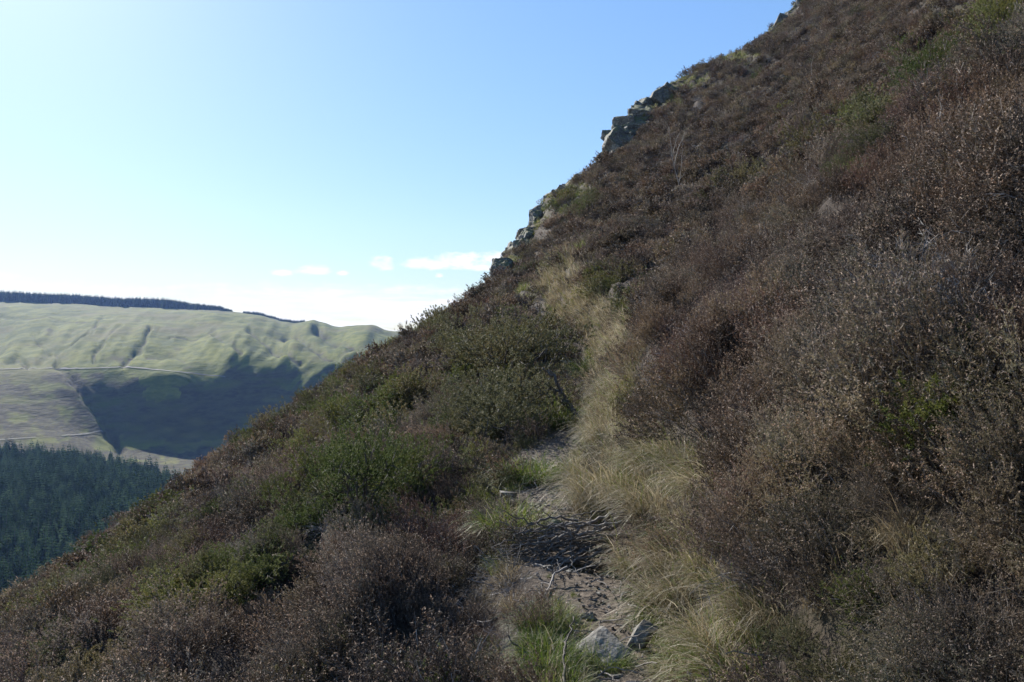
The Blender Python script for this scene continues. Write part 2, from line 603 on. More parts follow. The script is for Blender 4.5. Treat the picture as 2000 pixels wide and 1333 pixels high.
# cross slope above and below the path
for y in (-6.0, 0.0, 3.0, 6.0, 10.0, 16.0, 22.0, 30.0):
    xp, zp = float(path_x(y)), float(path_z(y))
    for dx in (2.0, 5.0, 10.0, 18.0):
        if dx > (18 if y < 8 else 10 if y < 14 else 5 if y < 20 else 2):
            continue
        s = 0.74
        ctrl.append((xp + dx, y, zp + s * dx))
for y in (-6.0, 0.0, 4.0, 9.0, 14.0):
    xp, zp = float(path_x(y)), float(path_z(y))
    for dx, dz in ((-1.5, -0.62), (-4.0, -1.75), (-9.0, -4.2), (-16.0, -8.6)):
        ctrl.append((xp + dx, y, zp + dz))
for px, py, d in [(1200, 400, 52), (1200, 480, 36), (1300, 240, 82), (1300, 300, 63), (1300, 400, 42), (1300, 480, 31), (1300, 560, 23), (1400, 200, 80),
                  (1500, 160, 84), (1500, 240, 58), (1500, 320, 40), (1500, 400, 28.5), (1500, 480, 20), (1700, 0, 84), (1700, 80, 60), (1700, 160, 43), (1700, 240, 30.5),
                  (1700, 320, 21.5), (1900, -100, 60), (1900, 0, 41), (1900, 80, 29), (1900, 160, 20), (2100, 0, 25), (2100, -100, 34), (2100, -250, 52), (2500, -250, 24), (2500, -500, 45),
                  (700, 848, 24), (400, 1056, 24), (900, 702, 30), (150, 1196, 22)]:
    ctrl.append(at(px, py, d))
ctrl = np.array(ctrl)


def tps_fit(P, z, lam=0.02):
    n = len(P)
    r2 = ((P[:, None] - P[None]) ** 2).sum(-1)
    K = 0.5 * r2 * np.log(r2 + 1e-9)
    K += lam * n * np.eye(n)
    Q = np.hstack([np.ones((n, 1)), P])
    A = np.zeros((n + 3, n + 3))
    A[:n, :n] = K
    A[:n, n:] = Q
    A[n:, :n] = Q.T
    return np.linalg.solve(A, np.concatenate([z, np.zeros(3)]))


TS = 10.0
CP = ctrl[:, :2] / TS
CW = tps_fit(CP, ctrl[:, 2], 0.0006)
R_TH = np.array([math.atan((p[0] - 1000) / FPX) for p in RIDGE])
R_R = np.array([p[2] * math.hypot(1, (p[0] - 1000) / FPX) for p in RIDGE])
R_V = np.array([(666.5 - p[1]) / FPX / math.hypot(1, (p[0] - 1000) / FPX) for p in RIDGE])


def mounds(x, y, cell):
    """which bush a point belongs to, how far from its middle, and that bush's own random values"""
    cx, cy = np.floor(x / cell), np.floor(y / cell)
    best = np.full(x.shape, 1e9)
    ids = np.zeros(x.shape)
    id2 = np.zeros(x.shape)
    for i in (-1, 0, 1):
        for j in (-1, 0, 1):
            ax, ay = cx + i, cy + j
            qx = (ax + 0.15 + 0.7 * hash2(ax, ay, 5)) * cell
            qy = (ay + 0.15 + 0.7 * hash2(ax, ay, 6)) * cell
            d = np.hypot(x - qx, y - qy) / (cell * (0.50 + 0.35 * hash2(ax, ay, 8)))
            m = d < best
            best = np.where(m, d, best)
            ids = np.where(m, hash2(ax, ay, 11), ids)
            id2 = np.where(m, hash2(ax, ay, 17), id2)
    return best, ids, id2


CELL = 0.82


def mound_h(x, y):
    d, a, b = mounds(x, y, CELL)
    return np.sqrt(np.clip(1 - (d * 0.95) ** 2, 0, 1)) * (0.55 + 0.75 * a)


def tps(x, y):
    q = np.stack([x, y], -1) / TS
    out = np.empty(len(q))
    for i in range(0, len(q), 20000):
        s = q[i:i + 20000]
        r2 = ((s[:, None] - CP[None]) ** 2).sum(-1)
        out[i:i + 20000] = (0.5 * r2 * np.log(r2 + 1e-9)) @ CW[:-3] + CW[-3] + s @ CW[-2:]
    return out


def hill_z(x, y, bumps=True):
    x = np.atleast_1d(np.asarray(x, float))
    y = np.atleast_1d(np.asarray(y, float))
    th = np.arctan2(x, y)
    r = np.hypot(x, y)
    rs = np.interp(th, R_TH, R_R)
    vs = np.interp(th, R_TH, R_V)
    z = tps(x, y)
    # beyond the skyline the hill rolls over and drops into the valley
    over = r > rs
    t = (r - rs)
    cap = EYE + vs * r - 0.012 * t ** 2 - 0.12 * t
    wgt = sstep(0.0, 3.0, t)
    z = np.where(over, np.minimum(z, cap) * wgt + np.minimum(z, EYE + vs * r) * (1 - wgt), z)
    # trodden level of the path with the bank cut above it
    s = x - path_x(y)
    wp = (1 - sstep(0.30, 0.80, np.abs(s + 0.02))) * (1 - sstep(33, 44, y))
    z = z * (1 - wp) + path_z(y) * wp
    if bumps:
        far = sstep(6, 40, r)
        b = 0.16 * fbm(x * 1.3, y * 1.3, 3, 3) + (0.05 + 1.1 * far) * fbm(x * 0.22, y * 0.22, 9, 4)
        b = b * (1 - 0.75 * wp) * np.where(over, 1.0, 1.0)
        away = np.where(s < 0, sstep(0.5, 1.7, -s), sstep(0.35, 0.9, s)) * (1 - 0.75 * sstep(0.0, 0.6, s) * sstep(1.3, 0.8, s))
        z = z + b + wp * 0.05 * fbm(x * 5, y * 5, 21, 3) + away * sstep(2.0, 4.2, r) * (0.42 * mound_h(x, y) + 0.42 * mound_h(x * 0.42 + 31.7, y * 0.42 + 11.3))
        z = z - 0.16 * np.exp(-((x - 0.72) / 0.30) ** 2 - ((y - 5.9) / 0.35) ** 2)
    return z


def hit(px, py, dmin=1.2, dmax=140.0):
    """where the line of sight through a pixel meets the hillside"""
    d = np.exp(np.linspace(math.log(dmin), math.log(dmax), 700))
    u, v = (px - 1000) / FPX, (666.5 - py) / FPX
    x, z = u * d, EYE + v * d
    h = hill_z(x, d)
    k = np.argmax(h > z)
    if not (h > z).any():
        k = int(np.argmin(np.abs(h - z)))
    return float(x[k]), float(d[k]), float(h[k])


TH = np.radians(np.concatenate([np.linspace(-110, -42, 60), np.linspace(-41, 41, 430), np.linspace(42, 110, 60)]))
RR = np.concatenate([[0.02], np.exp(np.linspace(math.log(0.5), math.log(190), 520))])
gx = RR[:, None] * np.sin(TH)[None]
gy = RR[:, None] * np.cos(TH)[None]
gz = hill_z(gx.ravel(), gy.ravel())
hv = np.stack([gx.ravel(), gy.ravel(), gz], 1)
hm = mesh_np('hillside', hv, [grid_faces(len(RR), len(TH))], [ground_material()], smooth=True)
sp = hv[:, 0] - path_x(hv[:, 1])
tr = (1 - sstep(0.22, 0.45, np.abs(sp + 0.02))) * (1 - sstep(30, 40, hv[:, 1]))
attr = hm.attributes.new('trodden', 'FLOAT', 'POINT')
attr.data.foreach_set('value', tr.astype(np.float32))
hillside = link(bpy.data.objects.new('hillside', hm))
tag(hillside, 'steep brown moorland hillside rising to the right of the valley', kind='structure')

# ------------------------------------------------------------------ valley and the opposite hill
# per picture column: (distance, picture row) down the line of sight
COLS = {
    -700: [(220, 1500), (500, 1060), (700, 915), (860, 820), (1080, 735), (1300, 690), (1800, 604), (2050, 590), (2300, 592), (2900, 640)],
    -250: [(220, 1500), (500, 1040), (720, 902), (880, 815), (1080, 730), (1300, 688), (1800, 602), (2050, 589), (2300, 591), (2900, 640)],
    0:    [(220, 1500), (500, 1030), (760, 893), (900, 818), (1080, 727), (1300, 680), (1800, 602), (2050, 589), (2300, 592), (2900, 640)],
    120:  [(220, 1500), (500, 1030), (790, 893), (960, 822), (1085, 731), (1300, 678), (1800, 604), (2050, 592), (2300, 597), (2900, 640)],
    175:  [(220, 1500), (500, 1030), (820, 897), (975, 852), (1090, 729), (1300, 677), (1800, 606), (2050, 594), (2300, 599), (2900, 640)],
    225:  [(220, 1500), (500, 1030), (830, 902), (1003, 878), (1100, 726), (1300, 676), (1800, 608), (2050, 598), (2300, 603), (2900, 640)],
    280:  [(220, 1500), (500, 1030), (840, 905), (1000, 885), (1100, 724), (1300, 676), (1800, 610), (2050, 600), (2300, 606), (2900, 640)],
    330:  [(220, 1500), (500, 1030), (850, 908), (1000, 888), (1098, 724), (1300, 676), (1800, 611), (2050, 602), (2300, 608), (2900, 640)],
    430:  [(220, 1500), (500, 1030), (860, 910), (1010, 890), (1115, 726), (1310, 665), (1800, 614), (2050, 607), (2300, 612), (2900, 650)],
    452:  [(220, 1500), (500, 1030), (860, 911), (1014, 891), (1172, 682), (1320, 660), (1800, 616), (2050, 609), (2300, 614), (2900, 650)],
    500:  [(220, 1500), (500, 1030), (860, 912), (1026, 892), (1182, 692), (1320, 668), (1800, 619), (2050, 612), (2300, 616), (2900, 650)],
    560:  [(220, 1500), (500, 1030), (860, 914), (1050, 893), (1200, 706), (1330, 682), (1800, 632), (2050, 625), (2300, 628), (2900, 655)],
    660:  [(220, 1500), (500, 1030), (860, 916), (1080, 893), (1230, 700), (1350, 680), (1800, 640), (2050, 635), (2300, 638), (2900, 660)],
    800:  [(220, 1500), (500, 1030), (860, 918), (1100, 893), (1260, 694), (1380, 676), (1800, 648), (2050, 642), (2300, 645), (2900, 660)],
    1100: [(220, 1500), (500, 1030), (860, 918), (1100, 893), (1260, 700), (1380, 680), (1800, 654), (2050, 650), (2300, 650), (2900, 660)],
    1900: [(220, 1500), (500, 1030), (860, 918), (1100, 893), (1260, 700), (1380, 680), (1800, 654), (2050, 650), (2300, 650), (2900, 660)],
}
CU = sorted(COLS)
VD = np.concatenate([np.linspace(220, 800, 60), np.linspace(810, 1450, 200), np.linspace(1460, 2900, 130)])
prof = []
for c in CU:
    q = np.array(COLS[c], float)
    zz = EYE + (666.5 - q[:, 1]) / FPX * q[:, 0]
    # smooth interpolation along the sight line
    dd = np.linspace(150, 2950, 1401)
    zi = np.interp(dd, q[:, 0], zz)
    k = np.exp(-0.5 * (np.arange(-30, 31) / 13.0) ** 2)
    zi = np.convolve(np.pad(zi, 30, mode='edge'), k / k.sum(), mode='valid')
    prof.append(np.interp(VD, dd, zi))
prof = np.array(prof)
VPX = np.concatenate([np.linspace(-700, -210, 70), np.linspace(-200, 820, 420), np.linspace(826, 1900, 70)])
# smooth blend across the columns
zcol = np.empty((len(VD), len(VPX)))
for i in range(len(VD)):
    zcol[i] = np.interp(VPX, CU, prof[:, i])
# the brow of the steep face wanders in and out
for j, q in enumerate(VPX):
    sh = 75.0 * float(fbm(np.array([q * 0.011]), np.array([3.3]), 15, 4)[0]) * np.exp(-((VD - 1110) / 170.0) ** 2)
    zcol[:, j] = np.interp(VD + sh, VD, zcol[:, j])
k = np.exp(-0.5 * (np.arange(-14, 15) / 5.0) ** 2)
k /= k.sum()
zs = np.apply_along_axis(lambda r: np.convolve(np.pad(r, 14, mode='edge'), k, mode='valid'), 1, zcol)
vx = (VPX[None] - 1000) / FPX * VD[:, None]
vy = np.repeat(VD[:, None], len(VPX), 1)
vz = zs.copy()
# the lie of the land: undulations and gullies (picture column, row as drawn on the hill face)
rowpx = 666.5 - (vz - EYE) / vy * FPX
colpx = np.repeat(VPX[None], len(VD), 0)
plateau = sstep(1050, 1250, vy)
fold = fbm(colpx * 0.018 + rowpx * 0.011, rowpx * 0.012, 33, 3)
vz += plateau * sstep(590, 640, rowpx) * 36.0 * fold
vz += plateau * (14.0 * fbm(vx * 0.006, vy * 0.004, 31, 4) + 5.0 * fbm(vx * 0.02, vy * 0.014, 37, 4))
vz += (1 - plateau) * sstep(600, 900, vy) * (6.0 * fbm(vx * 0.012, vy * 0.012, 41, 3) + 3.5 * fbm(vx * 0.04, vy * 0.04, 43, 4))
GULLY = [([(232, 648), (208, 668), (192, 690), (182, 712)], 4, 7), ([(292, 650), (278, 678), (256, 702), (238, 718)], 4.5, 9),
         ([(190, 640), (178, 660), (140, 674)], 3, 4), ([(200, 620), (185, 640), (165, 665), (110, 690), (112, 715)], 3.5, 4),
         ([(112, 715), (140, 740), (165, 775), (195, 815), (212, 850), (235, 880)], 7, 10), ([(60, 650), (85, 672), (100, 690)], 2.5, 3),
         ([(420, 652), (446, 664), (470, 684)], 8, 12), ([(490, 642), (530, 668), (585, 705)], 7, 13), ([(565, 652), (605, 670), (670, 706)], 9, 18),
         ([(622, 645), (660, 662), (725, 694)], 8, 15), ([(0, 617), (60, 622), (90, 619), (175, 632)], 2.0, 3.0),
         ([(150, 588), (270, 595), (360, 598), (420, 600)], 1.4, 2.5), ([(15, 705), (35, 700), (50, 712)], 7, 8), ([(665, 690), (700, 680), (730, 672)], 8, 8),
         ([(285, 698), (330, 688), (360, 700)], 6, 4), ([(240, 710), (225, 705), (205, 712)], 8, 4), ([(330, 660), (400, 650), (420, 640)], 1.8, 2.0)]
brack = np.clip(0.9 * fbm(colpx * 0.03, rowpx * 0.07, 51, 4) + 0.18, 0, 1)
for pts, wd, dep in GULLY:
    best = np.full(vz.shape, 1e9)
    wc = colpx + 14 * fbm(colpx * 0.05, rowpx * 0.06, 53, 3)
    wr = rowpx + 8 * fbm(colpx * 0.05, rowpx * 0.06, 57, 3)
    for (x0, y0), (x1, y1) in zip(pts[:-1], pts[1:]):
        ex, ey = x1 - x0, y1 - y0
        t = np.clip(((wc - x0) * ex + (wr - y0) * ey) / (ex * ex + ey * ey), 0, 1)
        best = np.minimum(best, np.hypot(wc - x0 - t * ex, wr - y0 - t * ey))
    g = np.exp(-(best / wd) ** 2)
    vz -= 1.0 * dep * g * (0.35 + 1.1 * np.clip(fbm(colpx * 0.04, rowpx * 0.04, 59, 3) + 0.4, 0, 1))
    brack = np.maximum(brack, 0.5 * np.exp(-(best / (wd * 1.1)) ** 2))
steep = sstep(0.42, 0.75, np.abs(np.gradient(vz, axis=0) / np.gradient(vy, axis=0)))
brack = np.maximum(brack, 0.6 * steep)
# heathery lower ground on the left and a few brown runnels
brack = np.maximum(brack, (0.64 + 1.5 * fbm(colpx * 0.03, rowpx * 0.05, 66, 4)) * sstep(722, 735, rowpx) * sstep(260, 150, colpx))
brack = np.maximum(brack, (0.72 + 1.6 * fbm(colpx * 0.05, rowpx * 0.12, 67, 4)) * sstep(860, 885, rowpx))
# sunlit grassy spur standing out of the steep face
for (cx, cy, rx, ry, hgt) in [(320, 748, 52, 18, 10), (315, 775, 40, 12, 7), (640, 745, 14, 8, 4)]:
    g = np.exp(-((colpx - cx) / rx) ** 2 - ((rowpx - cy) / ry) ** 2)
    vz += hgt * g
    brack = np.where(g > 0.4, brack * 0.3, brack)
vv = np.stack([vx.ravel(), vy.ravel(), vz.ravel()], 1)
# the far edge folds down to the valley floor level so that the sheet is closed towards the horizon
vm = mesh_np('valley', vv, [grid_faces(len(VD), len(VPX))], [valley_material()], smooth=True)
a_ = vm.attributes.new('bracken', 'FLOAT', 'POINT')
a_.data.foreach_set('value', brack.ravel().astype(np.float32))
valley = link(bpy.data.objects.new('valley', vm))
tag(valley, 'broad grassy moorland hill across the valley with shaded steep flank', kind='structure')


def valley_z(x, y):
    px = 1000 + FPX * x / y
    i = np.clip(np.interp(y, VD, np.arange(len(VD))), 0, len(VD) - 1.001)
    j = np.clip(np.interp(px, VPX, np.arange(len(VPX))), 0, len(VPX) - 1.001)
    i0, j0 = i.astype(int), j.astype(int)
    fi, fj = i - i0, j - j0
    return ((vz[i0, j0] * (1 - fj) + vz[i0, j0 + 1] * fj) * (1 - fi) + (vz[i0 + 1, j0] * (1 - fj) + vz[i0 + 1, j0 + 1] * fj) * fi)


def valley_hit(px, py, dmin=600.0):
    d = np.linspace(dmin, 2600, 3000)
    x = (px - 1000) / FPX * d
    zr = EYE + (666.5 - py) / FPX * d
    h = valley_z(x, d)
    k = int(np.argmax(h > zr))
    if not (h > zr).any():
        k = int(np.argmin(np.abs(h - zr)))
    return x[k], d[k], h[k]


# farm tracks drawn across the opposite hill
TRACK_M = track_material()


def track(name, pts, width, label):
    fine_pts = []
    for (x0, y0), (x1, y1) in zip(pts[:-1], pts[1:]):
        for t in np.linspace(0, 1, 10, endpoint=False):
            fine_pts.append((x0 + (x1 - x0) * t, y0 + (y1 - y0) * t))
    fine_pts.append(pts[-1])
    C = np.array([valley_hit(*p) for p in fine_pts])
    for _ in range(3):
        C[1:-1] = (C[:-2] + C[1:-1] * 2 + C[2:]) / 4
    T = np.gradient(C[:, :2], axis=0)
    T /= np.linalg.norm(T, axis=1, keepdims=True) + 1e-9
    N = np.stack([-T[:, 1], T[:, 0]], 1)
    rows = []
    for o in (-0.5, 0.0, 0.5):
        q = C[:, :2] + N * o * width
        zz = valley_z(q[:, 0], q[:, 1]) + 1.0
        rows.append(np.column_stack([q, zz]))
    V = np.stack(rows, 1).reshape(-1, 3)
    me = mesh_np(name, V, [grid_faces(len(C), 3)], [TRACK_M], smooth=True)
    return tag(link(bpy.data.objects.new(name, me)), label, kind='structure')


track('hill_track', [(-60, 724), (0, 723), (60, 721), (120, 722), (170, 721), (230, 719), (260, 719), (310, 724), (370, 730), (440, 738)], 2.6, 'pale stony track contouring across the opposite hill')
track('lower_track', [(-40, 864), (0, 861), (70, 856)], 1.6, 'narrow pale track above the top of the conifer plantation')
track('lower_track', [(120, 853), (160, 850), (200, 844)], 1.6, 'short pale track below the steep shaded gully')

# ------------------------------------------------------------------ plant meshes
def heather_mesh(name, seed, H=0.42, R=0.27, nst=60, nsh=10, nlf=13, leaf=0.0125, lw=0.0056, twig=0.0018, seeds=0.12, mats=('heather_twig', 'heather_leaf', 'heather_seed'), seed_size=0.006, split=False):
    """bushy clump: arching stems from one root stock, upright shoots, scale leaves and dry flower heads"""
    rg = np.random.default_rng(seed)
    az = rg.uniform(0, 2 * math.pi, nst)
    tl = rg.uniform(0, 1, nst) ** 0.6
    out = np.stack([np.cos(az), np.sin(az), np.zeros(nst)], 1)
    base = out * rg.uniform(0, 0.05, nst)[:, None] + np.array([0, 0, -0.04])
    rho = R * tl * rg.uniform(0.8, 1.15, nst)
    h = H * np.sqrt(np.clip(1 - 0.62 * tl ** 2, 0.1, 1)) * rg.uniform(0.72, 1.12, nst)
    wob = rg.normal(size=(nst, 2, 3)) * 0.02 * H / 0.4
    K = 5

    def P(i, s):
        s = s[:, None]
        return base[i] + out[i] * rho[i][:, None] * s ** 0.75 + np.array([0, 0, 1.0]) * h[i][:, None] * s ** 1.15 \
            + wob[i, 0] * np.sin(s * 5) + wob[i, 1] * np.sin(s * 9)
    a, b = MB(), MB()
    idx = np.arange(nst)
    for k in range(K):
        s0, s1 = np.full(nst, k / K), np.full(nst, (k + 1) / K)
        a.seg(P(idx, s0), P(idx, s1), twig * (1.9 - 1.1 * k / K), twig * (1.9 - 1.1 * (k + 1) / K), 0, rg)
    n = nst * nsh
    si = np.repeat(idx, nsh)
    s = rg.uniform(0.3, 1.0, n) ** 0.8
    p = P(si, s)
    d = unit(out[si] * rg.uniform(0.0, 0.9, n)[:, None] * tl[si][:, None] + np.array([0, 0, 0.8]) + rg.normal(size=(n, 3)) * 0.38)
    L = rg.uniform(0.04, 0.10, n) * (H / 0.42)
    q = p + d * L[:, None]
    a.seg(p, q, twig * 0.8, twig * 0.5, 0, rg)
    li = np.repeat(np.arange(n), nlf)
    t = rg.uniform(0.1, 1.05, n * nlf)
    lp = p[li] + d[li] * (L[li] * t)[:, None]
    ld = unit(d[li] * 0.6 + rg.normal(size=(n * nlf, 3)) * 0.6)
    isseed = (rg.uniform(size=n * nlf) < seeds * 2 * (t > 0.5))
    k = ~isseed
    tip = k & (t > 0.78) & (rg.uniform(size=len(t)) < (0.34 if leaf < 0.015 else 0.16))  # some shoot-end needles painted paler, as if catching the sun
    k = k & ~tip
    a.needle(lp[tip], ld[tip], leaf * rg.uniform(0.7, 1.2, tip.sum()), lw * rg.uniform(0.7, 1.1, tip.sum()), 3, rg)
    a.needle(lp[k], ld[k], leaf * rg.uniform(0.7, 1.3, k.sum()), lw * rg.uniform(0.7, 1.3, k.sum()), 1, rg)
    tgt, mi = (b, 0) if split else (a, 2)
    if isseed.any():
        tgt.leafq(lp[isseed], ld[isseed], seed_size * rg.uniform(0.7, 1.4, isseed.sum()), seed_size * 0.85, mi, rg)
    m1 = a.mesh(name, [M[x] for x in mats] + [M['heather_tip']])
    if split:
        return m1, b.mesh(name + '_flowers', [M[mats[2]]])
    return m1


def dead_heather_mesh(name, seed, H=0.4, R=0.38, nst=46, twig=0.004, nsh=7):
    """bare grey bleached stems, bent over and tangled"""
    rg = np.random.default_rng(seed)
    a = MB()
    for i in range(nst):
        an = rg.uniform(0, 2 * math.pi)
        o = np.array([math.cos(an), math.sin(an), 0])
        p = o * rg.uniform(0, 0.06) - np.array([0, 0, 0.04])
        d = unit(o * rg.uniform(0.3, 1.2) + np.array([0, 0, rg.uniform(0.4, 1.0)]))
        L = rg.uniform(0.6, 1.1) * R * 1.25
        pts = [p]
        for k in range(7):
            d = unit(d + rg.normal(size=3) * 0.24 + np.array([0, 0, -0.07]) + o * 0.03)
            p = p + d * L / 7
            pts.append(p)
        pts = np.array(pts)
        a.seg(pts[:-1], pts[1:], twig * np.linspace(1.5, 0.6, 7), twig * np.linspace(1.4, 0.5, 7), 0, rg)
        n = nsh
        j = rg.integers(2, 7, n)
        b0 = pts[j]
        d0 = unit(unit(pts[j] - pts[j - 1]) + rg.normal(size=(n, 3)) * 0.55)
        l0 = rg.uniform(0.05, 0.16, n)[:, None]
        b1 = b0 + d0 * l0 * 0.5
        b2 = b1 + unit(d0 + rg.normal(size=(n, 3)) * 0.4) * l0 * 0.5
        a.seg(b0, b1, twig * 0.6, twig * 0.45, 0, rg)
        a.seg(b1, b2, twig * 0.45, twig * 0.25, 0, rg)
    return a.mesh(name, [M['grey_twig']])


def gorse_mesh(name, seed, H=0.9, R=0.6, nsh=260, nsp=60, spine=0.020, sw=0.0035, mat='gorse_leaf', lean=0.0, open_=0.0, bits=False):
    """spiny evergreen bush: woody forks carrying upright bristly shoots in clumps"""
    rg = np.random.default_rng(seed)
    wood, fol = MB(), MB()
    nb = 9
    tips = []
    for i in range(nb):
        an = 2 * math.pi * i / nb + rg.uniform(-0.4, 0.4)
        o = np.array([math.cos(an), math.sin(an), 0])
        p = np.array([0, 0, -0.05]) + o * 0.03
        e = rg.uniform(0.35, 1.0)
        end = o * R * e * 0.85 + np.array([lean * 0.3, 0, H * math.sqrt(max(0.08, 1 - 0.75 * e * e)) * rg.uniform(0.66, 0.95)])
        mid = end * np.array([0.45, 0.45, 0.42]) + rg.normal(size=3) * 0.06 * H
        ts = np.linspace(0, 1, 7)[:, None]
        pts = p * (1 - ts) ** 2 + 2 * mid * ts * (1 - ts) + end * ts ** 2 + rg.normal(size=(7, 3)) * 0.012
        wood.tube(pts, np.linspace(0.017, 0.006, 7) * (H / 0.9), 5, 0)
        for j in range(5):
            s = pts[rg.integers(3, 7)]
            e2 = s + unit(rg.normal(size=3) + o * 0.6 + np.array([0, 0, 0.9])) * rg.uniform(0.12, 0.3) * H
            wood.tube(np.array([s, (s + e2) / 2 + rg.normal(size=3) * 0.02, e2]), np.array([0.007, 0.005, 0.003]) * (H / 0.9), 4, 0)
            tips.append(e2)
        tips.append(end)
    tips = np.array(tips)
    # shoots cluster round the fork tips
    ti = rg.integers(0, len(tips), nsh)
    p = tips[ti] + rg.normal(size=(nsh, 3)) * np.array([0.13, 0.13, 0.10]) * (H / 0.9) * (1 - 0.3 * open_)
    p[:, 2] = np.clip(p[:, 2], 0.03 * H, None)
    c = np.array([0, 0, H * 0.3])
    d = unit(unit(p - c) * 0.9 + np.array([0, 0, 0.35]) + rg.normal(size=(nsh, 3)) * 0.45)
    L = rg.uniform(0.05, 0.12, nsh) * (H / 0.9) ** 0.6
    q = p + d * L[:, None]
    wood.seg(p, q, 0.004, 0.002, 0, rg)
    n = nsh * nsp
    si = np.repeat(np.arange(nsh), nsp)
    t = rg.uniform(0.0, 1.03, n)
    bp = p[si] + d[si] * (L[si] * t)[:, None]
    bd = unit(d[si] * 0.45 + rg.normal(size=(n, 3)) * 0.85)
    fol.needle(bp, bd, spine * rg.uniform(0.6, 1.3, n) * (1.25 - 0.5 * t), sw, 0, rg)
    if bits:
        return wood.mesh(name + '_stems', [M['bark']]), fol.mesh(name + '_spines', [M[mat]])
    f = fol
    f2 = MB()
    f2.V, f2.n = wood.V + fol.V, wood.n + fol.n
    f2.F4, f2.M4 = list(wood.F4), [m * 0 + 1 for m in wood.M4]
    f2.F3 = list(wood.F3) + [x + wood.n for x in fol.F3]
    f2.M3 = [m * 0 + 1 for m in wood.M3] + list(fol.M3)
    return f2.mesh(name, [M[mat], M['bark']])


def grass_mesh(name, seed, n=330, H=0.34, R=0.09, spread=0.9, droop=1.0, width=0.0034, mats=('straw',), lean=(0, 0), k=6, mix=None):
    """tussock of blades that arch over under their own weight"""
    rg = np.random.default_rng(seed)
    an = rg.uniform(0, 2 * math.pi, n)
    rr = R * np.sqrt(rg.uniform(0, 1, n))
    base = np.stack([np.cos(an) * rr, np.sin(an) * rr, np.full(n, -0.02)], 1)
    a2 = an + rg.normal(size=n) * 0.7
    hd = np.stack([np.cos(a2), np.sin(a2), np.zeros(n)], 1) * spread * rg.uniform(0.15, 1.0, n)[:, None]
    hd += np.array([lean[0], lean[1], 0])
    L = H * rg.uniform(0.55, 1.25, n)
    s = np.linspace(0, 1, k)
    dr = droop * rg.uniform(0.5, 1.3, n)
    d = unit(hd * 0.45 + np.array([0, 0, 1.0]))
    pts = np.zeros((n, k, 3))
    pts[:, 0] = base
    for i in range(1, k):
        pts[:, i] = pts[:, i - 1] + d * (L / (k - 1))[:, None]
        d = unit(d + hd * (0.5 * dr)[:, None] * (1.6 / k) * 2 + np.array([0, 0, -1.0]) * (dr * 2.2 / k)[:, None] * (0.5 + i / k) + rg.normal(size=(n, 3)) * 0.15)
    side = unit(np.cross(hd + rg.normal(size=(n, 3)) * 0.4, np.array([0, 0, 1.0])))
    W = width * np.array([1.0, 1.0, 0.9, 0.75, 0.5, 0.12][:k] if k == 6 else np.linspace(1, 0.12, k))
    W = W[None, :] * rg.uniform(0.55, 1.5, n)[:, None]
    a = MB()
    if mix and len(mats) > 1:
        sel = rg.uniform(size=n) < mix
        a.strip(pts[~sel], W[~sel], 0, side[~sel])
        a.strip(pts[sel], W[sel], 1, side[sel])
    else:
        a.strip(pts, W, 0, side)
    return a.mesh(name, [M[x] for x in mats])


LIB = {}


def lib(name, meshes):
    c = bpy.data.collections.new(name)
    for i, me in enumerate(meshes):
        o = bpy.data.objects.new('%s_%02d' % (name, i), me)
        c.objects.link(o)
    LIB[name] = (c, meshes)


lib('lib_heather_near', [heather_mesh('heather_near', 100 + i, H=0.40 + 0.03 * (i % 3), R=0.25 + 0.02 * (i % 2), seeds=[0.01, 0.03, 0.07, 0.02][i]) for i in range(4)])
lib('lib_heather_seedy', [heather_mesh('heather_seedy', 120 + i, H=0.38, seeds=0.20, seed_size=0.0075) for i in range(2)])
lib('lib_heather_red', [heather_mesh('heather_red', 130 + i, H=0.42, seeds=0.03, mats=('heather_twig', 'red_leaf', 'heather_seed')) for i in range(2)])
lib('lib_heather_mid', [heather_mesh('heather_mid', 140 + i, H=0.42, R=0.3, nst=34, nsh=8, nlf=8, leaf=0.019, lw=0.0085, twig=0.003, seeds=[0.02, 0.05, 0.09][i], seed_size=0.010) for i in range(3)])
lib('lib_heather_far', [heather_mesh('heather_far', 150 + i, H=0.42, R=0.34, nst=20, nsh=7, nlf=5, leaf=0.042, lw=0.020, twig=0.005, seeds=[0.02, 0.04, 0.02][i], seed_size=0.018) for i in range(3)])
lib('lib_heather_redfar', [heather_mesh('heather_redfar', 157 + i, H=0.42, R=0.34, nst=20, nsh=7, nlf=5, leaf=0.035, lw=0.014, twig=0.005, seeds=0.02, mats=('heather_twig', 'red_leaf', 'heather_seed')) for i in range(2)])
lib('lib_dead', [dead_heather_mesh('dead_heather', 160 + i) for i in range(3)])
lib('lib_gorse_low', [gorse_mesh('gorse_low', 170 + i, H=0.5, R=0.36, nsh=230, nsp=40, spine=0.024, sw=0.0075, mat=['gorse_leaf', 'gorse_dull', 'gorse_dull'][i]) for i in range(3)])
lib('lib_gorse_far', [gorse_mesh('gorse_far', 180 + i, H=0.6, R=0.46, nsh=150, nsp=16, spine=0.045, sw=0.019, mat=['gorse_dull', 'gorse_leaf', 'gorse_dull'][i]) for i in range(3)])
lib('lib_straw', [grass_mesh('straw_tuft', 190 + i, n=220, H=0.30, spread=0.95, droop=1.15, lean=(-0.32, -0.10), mats=('straw', 'green'), mix=[0.16, 0.32, 0.10, 0.50][i]) for i in range(4)])
lib('lib_straw_far', [grass_mesh('straw_far', 196 + i, n=90, H=0.42, R=0.16, spread=0.6, width=0.013, lean=(-0.45, -0.1), mats=('straw', 'green'), mix=0.12, k=5) for i in range(2)])
lib('lib_green', [grass_mesh('green_tuft', 200 + i, n=200, H=0.16, R=0.08, spread=1.1, droop=1.15, width=0.0034, mats=('green', 'straw'), mix=[0.06, 0.2, 0.35][i], k=5) for i in range(3)])
